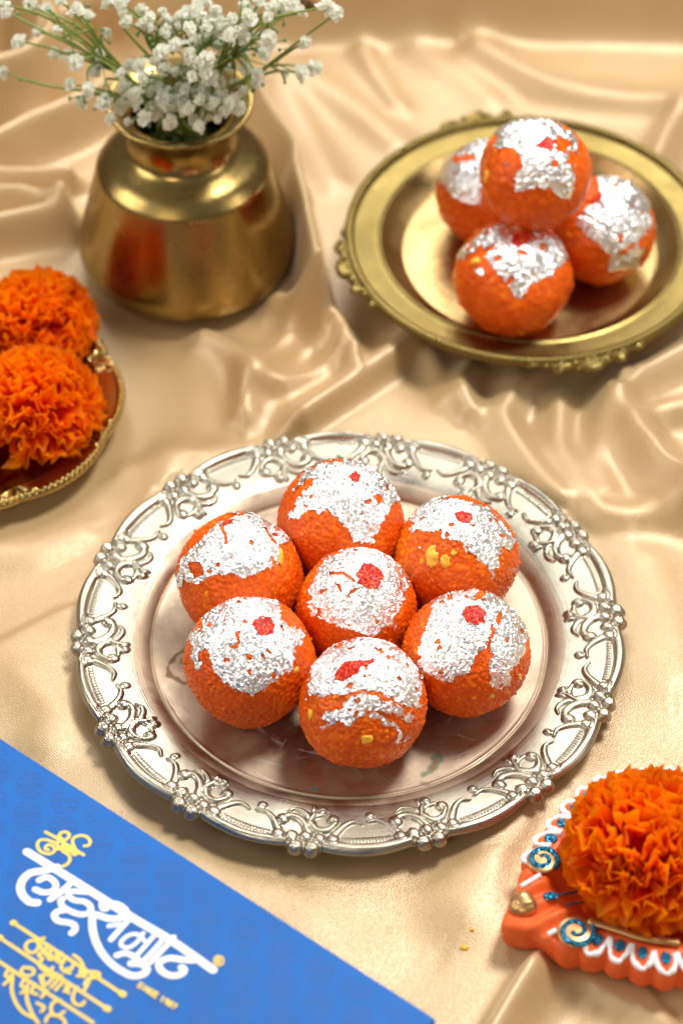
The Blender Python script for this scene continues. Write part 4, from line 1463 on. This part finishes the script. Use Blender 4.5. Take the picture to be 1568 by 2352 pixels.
def strokes(name, lines, width, m_, closed=()):
    """flat printed strokes on the lid, lines in frame px"""
    parts = []
    Z_INK[0] += 0.00003
    for li, pts in enumerate(lines):
        zi = Z_INK[0] + (li % 40) * (0.000001 if 'lattice' in name else 0.0000083)
        w_ = width if not isinstance(width, (list, tuple)) else width[li]
        P = np.array([at(x, y, ZB)[:2] for x, y in pts])
        P = catmull(P, 7) if len(P) > 2 else np.array([P[0] + (P[1] - P[0]) * t for t in np.linspace(0, 1, 6)])
        hw = w_ * 0.5 * 0.000182
        T = np.gradient(P, axis=0)
        T /= np.linalg.norm(T, axis=1)[:, None] + 1e-12
        Nn = np.stack([-T[:, 1], T[:, 0]], 1)
        # outline with round caps
        a1 = np.arctan2(Nn[0, 1], Nn[0, 0])
        cap0 = [P[0] + hw * np.array([math.cos(a1 + k), math.sin(a1 + k)]) for k in np.linspace(0, math.pi, 9)]
        a2 = np.arctan2(-Nn[-1, 1], -Nn[-1, 0])
        cap1 = [P[-1] + hw * np.array([math.cos(a2 + k), math.sin(a2 + k)]) for k in np.linspace(0, math.pi, 9)]
        L_ = P + Nn * hw
        R_ = P - Nn * hw
        V_ = np.concatenate([L_, R_, cap0, cap1])
        n_ = len(P)
        zt = zi + np.linspace(0, 0.00005 if 'lattice' not in name else 0.0, n_)
        V_ = np.c_[V_, np.concatenate([zt, zt, np.full(9, zt[0] - 0.000004), np.full(9, zt[-1] + 0.000004)])]
        F_ = [(i, i + 1, n_ + i + 1, n_ + i) for i in range(n_ - 1)]
        F_ = [f[::-1] for f in F_]
        F_.append(tuple(range(2 * n_, 2 * n_ + 9)))
        F_.append(tuple(range(2 * n_ + 9, 2 * n_ + 18)))
        parts.append((V_, F_))
    V_, F_ = join(parts)
    V_ = V_ - np.array([cA[0], cA[1], 0])
    o = mesh(name, V_, F_, m_, box, smooth=False)
    return o


def cb(pts, o=(0, 3200), s=900 / 1568):
    return [((o[0] + x * s) * K, (o[1] + y * s) * K) for x, y in pts]


# faint lattice of loops and lines printed on the lid
lat = []
cell = 0.0265
o0 = at(150, 1900, ZB)


def lp(x, y):
    # lattice coords to frame px through world
    p = np.array([cA[0], cA[1], ZB]) + ux * x + uy * y
    d = p - EYE
    z_ = d @ FWD
    return (784 + FPX * (d @ RIGHT) / z_, 1176 - FPX * (d @ UP) / z_)




def on_lid(p):
    q = np.array([p[0] - cA[0], p[1] - cA[1], 0])
    return 0.003 < q @ ux < LX - 0.003 and 0.003 < q @ uy < LY - 0.003


def lw(x, y):
    d = np.array([x, y, ZB]) - EYE
    z_ = d @ FWD
    return (784 + FPX * (d @ RIGHT) / z_, 1176 - FPX * (d @ UP) / z_)


for ix in range(-16, 16):
    for iy in range(-14, 14):
        x0 = cA[0] + ix * 0.0150
        y0 = cA[1] + iy * 0.0150 + (0.0075 if ix % 2 else 0)
        if abs(x0) > 0.20:
            continue
        units = []
        for sx_, sy_ in ((-1, -1), (1, -1), (-1, 1), (1, 1)):
            for q in ((3.9, 2.2, 1.7), (2.2, 5.0, 1.5)):
                units.append([(x0 + sx_ * q[0] * 1e-3 + q[2] * 1e-3 * math.cos(k), y0 + sy_ * q[1] * 1e-3 + q[2] * 1e-3 * math.sin(k)) for k in np.linspace(0, 2 * math.pi, 8)])
        for e in (-0.0007, 0.0007):
            units.append([(x0 + e, y0 - 0.0068), (x0 + e, y0 + 0.0068)])
            units.append([(x0 - 0.0058, y0 + e), (x0 + 0.0058, y0 + e)])
        for un in units:
            if all(on_lid(p) for p in un):
                lat.append([lw(*p) for p in un])
strokes("printed_lattice", lat, 2.6, m_blue_line)

white = [
    [(190, 362), (520, 565), (930, 825), (1200, 985), (1485, 1185)],
    [(400, 470), (300, 495), (215, 510), (160, 560), (145, 620), (165, 670), (210, 712), (262, 718)],
    [(275, 560), (330, 540), (380, 570), (390, 610), (360, 640), (300, 645), (248, 625)],
    [(500, 575), (430, 640), (352, 695)],
    [(640, 645), (560, 640), (495, 640), (480, 668), (520, 700), (590, 710), (632, 745), (625, 785), (570, 800), (500, 780), (440, 745), (425, 710), (440, 690)],
    [(450, 770), (400, 780), (380, 810), (410, 845), (470, 855), (515, 870), (525, 905), (500, 930)],
    [(740, 700), (710, 725), (720, 760), (745, 760)],
    [(760, 722), (830, 735), (878, 780), (850, 820), (770, 830), (700, 810), (652, 805), (645, 880), (665, 975), (710, 1065), (780, 1145), (860, 1200), (930, 1228), (1000, 1215), (1025, 1180), (1000, 1150), (955, 1142), (915, 1142)],
    [(815, 1085), (870, 1070), (930, 1090), (990, 1140)],
    [(760, 880), (840, 870)],
    [(905, 830), (850, 890), (775, 975)],
    [(1010, 985), (960, 940), (900, 945), (850, 985), (850, 1020), (900, 1030), (960, 990), (1000, 930)],
    [(1085, 935), (1030, 1000), (960, 1080)],
    [(1150, 960), (1080, 1040), (1005, 1120)],
    [(1205, 975), (1130, 1050), (1050, 1135)],
    [(1210, 960), (1200, 1000)],
    [(1345, 1120), (1270, 1115), (1190, 1105), (1125, 1125), (1108, 1160), (1140, 1205), (1205, 1228), (1265, 1215), (1285, 1185), (1265, 1170)],
]
wd = [22, 21, 17, 17, 16, 17, 15, 19, 16, 12, 15, 11, 12, 13, 14, 15, 18]
strokes("white_lettering", [cb(q) for q in white], [w * 0.88 for w in wd], m_print_white)
gold = [
    [(320, 225), (380, 258), (480, 320), (585, 385)],
    [(415, 262), (425, 232), (465, 225), (485, 250), (460, 278), (425, 275), (405, 255)],
    [(335, 280), (285, 280), (262, 315), (285, 360), (340, 378), (380, 360), (375, 325), (335, 315), (318, 340), (340, 352)],
    [(545, 375), (510, 310), (515, 268), (560, 250), (605, 258), (630, 290), (618, 318), (590, 322)],
    [(440, 360), (475, 380), (490, 410), (475, 445), (440, 465)],
    [(345, 285), (400, 300), (430, 270)], [(395, 300), (420, 345), (470, 330)], [(440, 300), (470, 350), (510, 365)], [(400, 345), (440, 320)], [(490, 340), (520, 385), (545, 360)],
    [(95, 858), (860, 1358)], [(0, 962), (755, 1462)], [(-30, 1112), (650, 1555)],
    [(262, 985), (210, 985), (180, 1020), (200, 1060), (240, 1065), (270, 1030), (270, 985), (310, 965)],
    [(280, 1010), (300, 1060), (270, 1080), (300, 1110)], [(330, 1020), (320, 1080), (370, 1090)], [(360, 1040), (340, 1110), (400, 1100), (390, 1050)], [(430, 1070), (400, 1130), (470, 1110)], [(300, 1110), (275, 1150), (310, 1190), (350, 1200), (370, 1170)],
    [(470, 1100), (430, 1150), (440, 1190), (490, 1210)], [(520, 1130), (500, 1180), (470, 1180)], [(515, 1085), (560, 1120), (585, 1180), (560, 1210)], [(560, 1190), (600, 1230), (540, 1230)], [(600, 1200), (680, 1205), (690, 1235), (620, 1250), (590, 1290)], [(640, 1230), (590, 1330)],
    [(60, 1190), (40, 1225), (70, 1240), (90, 1215)], [(215, 1180), (170, 1170), (150, 1205), (190, 1230), (235, 1215), (235, 1185), (205, 1172)],
    [(90, 1250), (85, 1330), (110, 1410), (160, 1480), (230, 1520)], [(90, 1240), (30, 1290)], [(195, 1290), (190, 1390), (230, 1500), (270, 1560)],
    [(280, 1230), (310, 1310), (300, 1225), (360, 1230)], [(400, 1215), (330, 1290)], [(430, 1230), (360, 1310)], [(450, 1260), (390, 1330)], [(500, 1290), (450, 1340)],
    [(170, 1260), (150, 1300), (190, 1320), (150, 1350)], [(250, 1290), (220, 1340), (260, 1360)], [(330, 1330), (290, 1380)],
    [(540, 1310), (510, 1370), (520, 1420), (570, 1435), (590, 1410)], [(460, 1300), (480, 1350)], [(420, 1400), (370, 1420), (360, 1480), (400, 1510), (450, 1480)], [(260, 1420), (310, 1450), (290, 1480)], [(320, 1550), (340, 1510), (390, 1505), (440, 1530), (460, 1570)],
]
strokes("gold_emblem", [cb(q) for q in gold[:10]], 7.5, m_print_gold)
for q in gold[10:13]:
    strokes("gold_line", [cb(q)], 8, m_print_gold)
strokes("gold_lettering", [cb(q) for q in gold[13:]], 7.5, m_print_gold)
dots = [[(95, 858), (99, 861)], [(848, 1350), (860, 1358)], [(742, 1453), (755, 1462)], [(0, 962), (5, 966)]]
for q in dots:
    strokes("gold_line_end", [cb(q)], 15, m_print_gold)
# registered mark and the small line below the name
ring_ = [[(1525 + 33 * math.cos(k), 1125 + 33 * math.sin(k)) for k in np.linspace(0, 2 * math.pi, 13)], [(1515, 1142), (1515, 1108), (1532, 1110), (1530, 1124), (1516, 1126)], [(1522, 1126), (1534, 1142)]]
strokes("registered_mark", [cb(q) for q in ring_], 4.0, m_print_gold)
d0, d1 = np.array([968, 1290.0]), np.array([1238, 1458.0])
du = (d1 - d0) / np.linalg.norm(d1 - d0)
dn = np.array([-du[1], du[0]])
glyph = {
    'S': [[(1, 0), (.3, 0), (.1, .25), (.9, .7), (.7, 1), (0, 1)]], 'I': [[(.5, 0), (.5, 1)]], 'N': [[(0, 1), (0, 0), (1, 1), (1, 0)]], 'C': [[(1, .1), (.4, 0), (0, .5), (.4, 1), (1, .9)]], 'E': [[(1, 0), (0, 0), (0, 1), (1, 1)], [(0, .5), (.8, .5)]],
    '1': [[(.2, .2), (.5, 0), (.5, 1)]], '9': [[(.9, .4), (.3, .5), (.2, .1), (.8, 0), (.9, .4), (.7, 1)]], '8': [[(.5, .48), (.1, .2), (.5, 0), (.9, .2), (.5, .48), (.05, .75), (.5, 1), (.95, .75), (.5, .48)]], '7': [[(0, 0), (1, 0), (.4, 1)]]}
small = []
pos = 0
for ch in "SINCE 1987":
    if ch != ' ':
        for ln in glyph[ch]:
            small.append([tuple(d0 + du * (pos + x * 22) + dn * (y * 34 - 17)) for x, y in ln])
    pos += 32 if ch != ' ' else 24
strokes("small_gold_line", [cb(q) for q in small], 4.2, m_print_gold)

# ------------------------------------------------------------------ baby's breath


def blossom_mesh(k, n_pet=34):
    rng = np.random.default_rng(70 + k)
    V, F, mi = [], [], []
    for i in range(n_pet):
        zz = 1 - 1.35 * (i + 0.5) / n_pet
        th = 2.39996 * i + rng.uniform(-.3, .3)
        rr = math.sqrt(max(0, 1 - zz * zz))
        d = np.array([rr * math.cos(th), rr * math.sin(th), zz]) + rng.normal(size=3) * 0.16
        d /= np.linalg.norm(d)
        t1 = np.cross(d, [0, 0, 1.0]) + rng.normal(size=3) * 0.25
        t1 -= d * (t1 @ d)
        t1 /= np.linalg.norm(t1)
        t2 = np.cross(d, t1)
        s_ = rng.uniform(0.30, 0.46)
        base = d * rng.uniform(0.35, 0.5)
        tipc = d * rng.uniform(0.85, 1.08)
        b = len(V)
        lean = t2 * rng.normal() * 0.26
        V += [base - t1 * s_ * 0.3, base + t1 * s_ * 0.3, (base + tipc) / 2 + t1 * s_ + lean + t2 * 0.1, tipc + t1 * s_ * 0.65 + lean * 1.6, tipc - t1 * s_ * 0.55 + lean * 1.3, (base + tipc) / 2 - t1 * s_ + lean + t2 * 0.06]
        F += [(b, b + 1, b + 2, b + 5), (b + 5, b + 2, b + 3, b + 4)]
        mi += [0, 0]
    cd, cf = ico(2)
    b = len(V)
    V += list(cd * 0.42 + np.array([0, 0, 0.05]))
    F += [tuple(int(i) + b for i in q) for q in cf]
    mi += [0] * len(cf)
    # calyx cup
    b = len(V)
    for q in range(6):
        a_ = q * math.pi / 3
        V.append(np.array([0.16 * math.cos(a_), 0.16 * math.sin(a_), -0.55]))
    for q in range(6):
        a_ = q * math.pi / 3
        V.append(np.array([0.46 * math.cos(a_), 0.46 * math.sin(a_), -0.12]))
    for q in range(6):
        F.append((b + q, b + (q + 1) % 6, b + 6 + (q + 1) % 6, b + 6 + q))
        mi.append(1)
    F.append(tuple(b + q for q in range(6))[::-1])
    mi.append(1)
    return mesh("blossom", np.array(V), F, [m_white_petal, m_calyx], link=False, smooth=True, midx=mi)


BL = [blossom_mesh(k) for k in range(4)]
bd, bf = ico(2)
BUD = mesh("bud", bd * np.array([0.8, 0.8, 1.0]), bf, m_calyx, link=False)
bl_crop = [(30, 50, 1), (85, 190, 1), (15, 330, 1), (10, 15, 1), (140, 15, 1), (215, 40, 1), (280, 5, .9), (355, 50, 1.25), (410, 75, 1), (500, 8, 1), (560, 12, 1), (255, 250, 1), (322, 255, .9), (350, 285, 1), (430, 270, .9), (437, 322, 1.2), (322, 385, .9), (405, 408, .9), (380, 470, 1.2), (478, 470, 1.2), (558, 485, 1), (505, 545, .9), (570, 400, 1), (672, 425, 1.4), (640, 300, .9), (705, 505, 1.2), (660, 540, 1), (750, 440, 1.1), (750, 320, 1.2), (740, 240, 1.1), (780, 560, 1.2), (825, 410, 1.1), (850, 492, 1), (888, 550, .8), (935, 432, 1.1), (958, 512, 1.1), (1028, 430, .8), (1075, 455, 1.1), (1100, 500, 1.2), (962, 350, 1.1), (940, 268, 1.1), (810, 205, 1.1), (742, 155, 1.2), (860, 60, 1.3), (830, 75, 1), (972, 112, 1.3), (920, 100, 1), (895, 190, 1.1), (1000, 200, 1.1), (1062, 160, 1.1), (1112, 222, 1.2), (1062, 312, 1.1), (1130, 310, 1), (1180, 340, .9), (1182, 372, .9), (1212, 240, 1), (1172, 180, 1), (1232, 178, 1.3), (1152, 88, 1.1), (1065, 85, 1), (1400, 195, 1), (1310, 332, .9), (1380, 332, 1.05), (1447, 312, 1.05), (1500, 30, 1.3), (1545, 60, 1.2), (1300, 20, 1.2), (1380, 55, 1.1), (650, 45, .9), (602, 300, .9), (555, 335, .9), (690, 75, .9), (990, 50, 1), (1250, 30, 1), (1345, 15, 1), (940, 8, 1.1), (1000, 150, 1.1), (870, 262, .9), (790, 125, 1), (870, 130, 1.1), (1120, 170, 1), (460, 250, .8), (905, 45, 1), (775, 180, 1), (700, 370, 1), (620, 430, 1), (810, 330, .9), (880, 350, 1), (1010, 380, .9), (590, 560, .8), (980, 470, .8), (800, 470, .9), (740, 510, .9), (915, 580, .8), (1040, 500, .8)]
rgx = np.random.default_rng(77)
for _ in range(46):
    a_, q_ = rgx.uniform(0, 6.28), rgx.uniform(0, 1) ** 0.5
    bl_crop.append((860 + 260 * q_ * math.cos(a_), 400 + 175 * q_ * math.sin(a_), rgx.uniform(0.7, 1.0)))
for _ in range(26):
    bl_crop.append((rgx.uniform(120, 1250), rgx.uniform(0, 160), rgx.uniform(0.6, 0.95)))
mouth = VASE + np.array([0, 0, 0.099])
MX, MY = 419, 262
sprigs = {}
rg = np.random.default_rng(21)
for (cx_, cy_, sc) in bl_crop:
    x, y = cx_ * 0.5002, cy_ * 0.5002
    if y > 195 and 245 < x < 575:
        p = at(x, y, 0.101 + rg.uniform(0.006, 0.022) + max(0, (300 - y)) * 0.00018)
    else:
        p = at_plane_y(x, y, VASE[1] - 0.018 + rg.uniform(-0.022, 0.02) - 0.00008 * (y - 150))
    ang = math.atan2(-(y - MY - 60), x - MX)
    dist = math.hypot(x - MX, y - MY)
    key = (int((ang + math.pi) / (2 * math.pi) * 13), 0 if dist < 130 else 1)
    sprigs.setdefault(key, []).append((p, sc, x, y))
special = {
    (7, 0): "short sprig of white blossoms hanging over the right side of the pot lip",
    (7, 1): "sprig reaching furthest right over bare cloth, ending in white blossoms in a row",
    (8, 0): "sprig of close white blossoms just above the pot lip, right of centre",
    (8, 1): "large white sprig fanning to the upper right, with a withered brown bud",
    (9, 0): "small upright white sprig over the middle of the pot mouth",
    (9, 1): "densest white sprig, standing tallest in the middle of the bunch",
    (10, 0): "sprig with the lowest white blossoms at the front of the pot lip",
    (10, 1): "thin white sprig rising to the top edge just left of the dense middle",
    (11, 0): "dense low white sprig over the left front of the pot mouth",
    (11, 1): "wide white sprig with many thin stems spreading to the upper left corner",
    (12, 0): "single white blossom leaning over the left side of the pot lip",
    (12, 1): "white sprig on a long level stem reaching the left edge of the photo"}
for key, lst in sorted(sprigs.items()):
    P = np.array([q[0] for q in lst])
    cenp = P.mean(0)
    a0 = rg.uniform(0, 6.28)
    root0 = mouth + np.array([0.012 * math.cos(a0), 0.012 * math.sin(a0), -0.030])
    tdir = cenp - mouth
    lip = mouth + np.array([np.clip(tdir[0], -1, 1) * 0.22, np.clip(tdir[1], -1, 1) * 0.22, 0])
    lv = lip[:2] - mouth[:2]
    if np.linalg.norm(lv) > 0.019:
        lip[:2] = mouth[:2] + lv / np.linalg.norm(lv) * 0.019
    lip[2] = mouth[2] + 0.004
    root = empty("flower_sprig", VASE + np.array([0, 0, 0.06]), special.get(key, "sprig of small white baby's breath flowers standing in the brass pot"), "flower", "white flower sprigs in the brass pot")
    o0 = np.array(root.location)
    fork = lip + (cenp - lip) * 0.62 + np.array([0, 0, 0.004])
    main = catmull([root0, (root0 + lip) / 2 + rg.normal(size=3) * 0.002, lip, (lip + fork) / 2 + np.array([0, 0, 0.003]), fork], 5)
    parts = [tube(main, np.linspace(0.0014, 0.0010, len(main)), 6)]
    for (p, sc, x, y) in lst:
        d = p - fork
        L = np.linalg.norm(d)
        midp = fork + d * 0.5 + np.array([rg.normal() * 0.12 * L, rg.normal() * 0.06 * L, 0.08 * L])
        st_ = main[-1 - int(rg.integers(0, 7))]
        br = catmull([st_, midp, p - d / max(L, 1e-6) * 0.001], 6)
        parts.append(tube(br, np.linspace(0.0008, 0.0005, len(br)), 5))
        # a little side bud now and then
        for _b in range(int(rg.integers(0, 3))):
            j = br[int(len(br) * 0.55)]
            tp = j + rg.normal(size=3) * np.array([0.007, 0.004, 0.006])
            parts.append(tube(np.array([j, (j + tp) / 2 + np.array([0, 0, .0006]), tp]), 0.00032, 5))
            ob = bpy.data.objects.new("bud", BUD)
            COL.objects.link(ob)
            ob.parent = root
            ob.location = tp - o0
            ob.scale = (0.0011,) * 3
        ob = bpy.data.objects.new("blossom", BL[int(rg.integers(0, 4))])
        COL.objects.link(ob)
        ob.parent = root
        dirn = Vector((d / max(L, 1e-6)).tolist()) * 0.6 + Vector((rg.normal() * .3, -0.35 + rg.normal() * .3, 0.55))
        q = dirn.normalized().to_track_quat('Z', 'Y')
        ob.rotation_euler = q.to_euler()
        ob.location = p - o0
        ob.scale = (0.0035 * sc * rg.uniform(0.78, 1.12),) * 3
    v, f = join(parts)
    mesh("stem", v - o0, f, m_stem, root)
    if "withered" in special.get(key, ""):
        pb = at_plane_y(708, 8, VASE[1] - 0.01)
        ob = mesh("withered_bud", ico(3)[0] * (1 + 0.3 * smooth_noise(ico(3)[0], 4, rg))[:, None] * 0.0032, ico(3)[1], plain("brown_bud", (0.17, 0.09, 0.03), 0.6), root)
        ob.location = pb - o0

# ------------------------------------------------------------------ crumbs
m_crumb = plain("yellow_crumb", (0.75, 0.42, 0.02), 0.4)
for (x, y, r_, lb) in ((1066, 2178, 0.0016, "larger yellow crumb on the satin left of the clay lamp"), (1084, 2136, 0.0008, "tiny yellow crumb on the satin left of the lamp tip")):
    D3, F3 = ico(3)
    p = at(x, y, 0.002)
    zc_ = Z[np.argmin((X - p[0]) ** 2 + (Y - p[1]) ** 2)]
    p = at(x, y, zc_)
    o = mesh("crumb", D3 * np.array([r_ * 1.2, r_ * .8, r_ * .5]) * (1 + 0.15 * smooth_noise(D3, 3, RNG))[:, None], F3, m_crumb, loc=(p[0], p[1], zc_ + r_ * 0.4))
    tag(o, lb, "crumb", "yellow crumbs on the cloth")
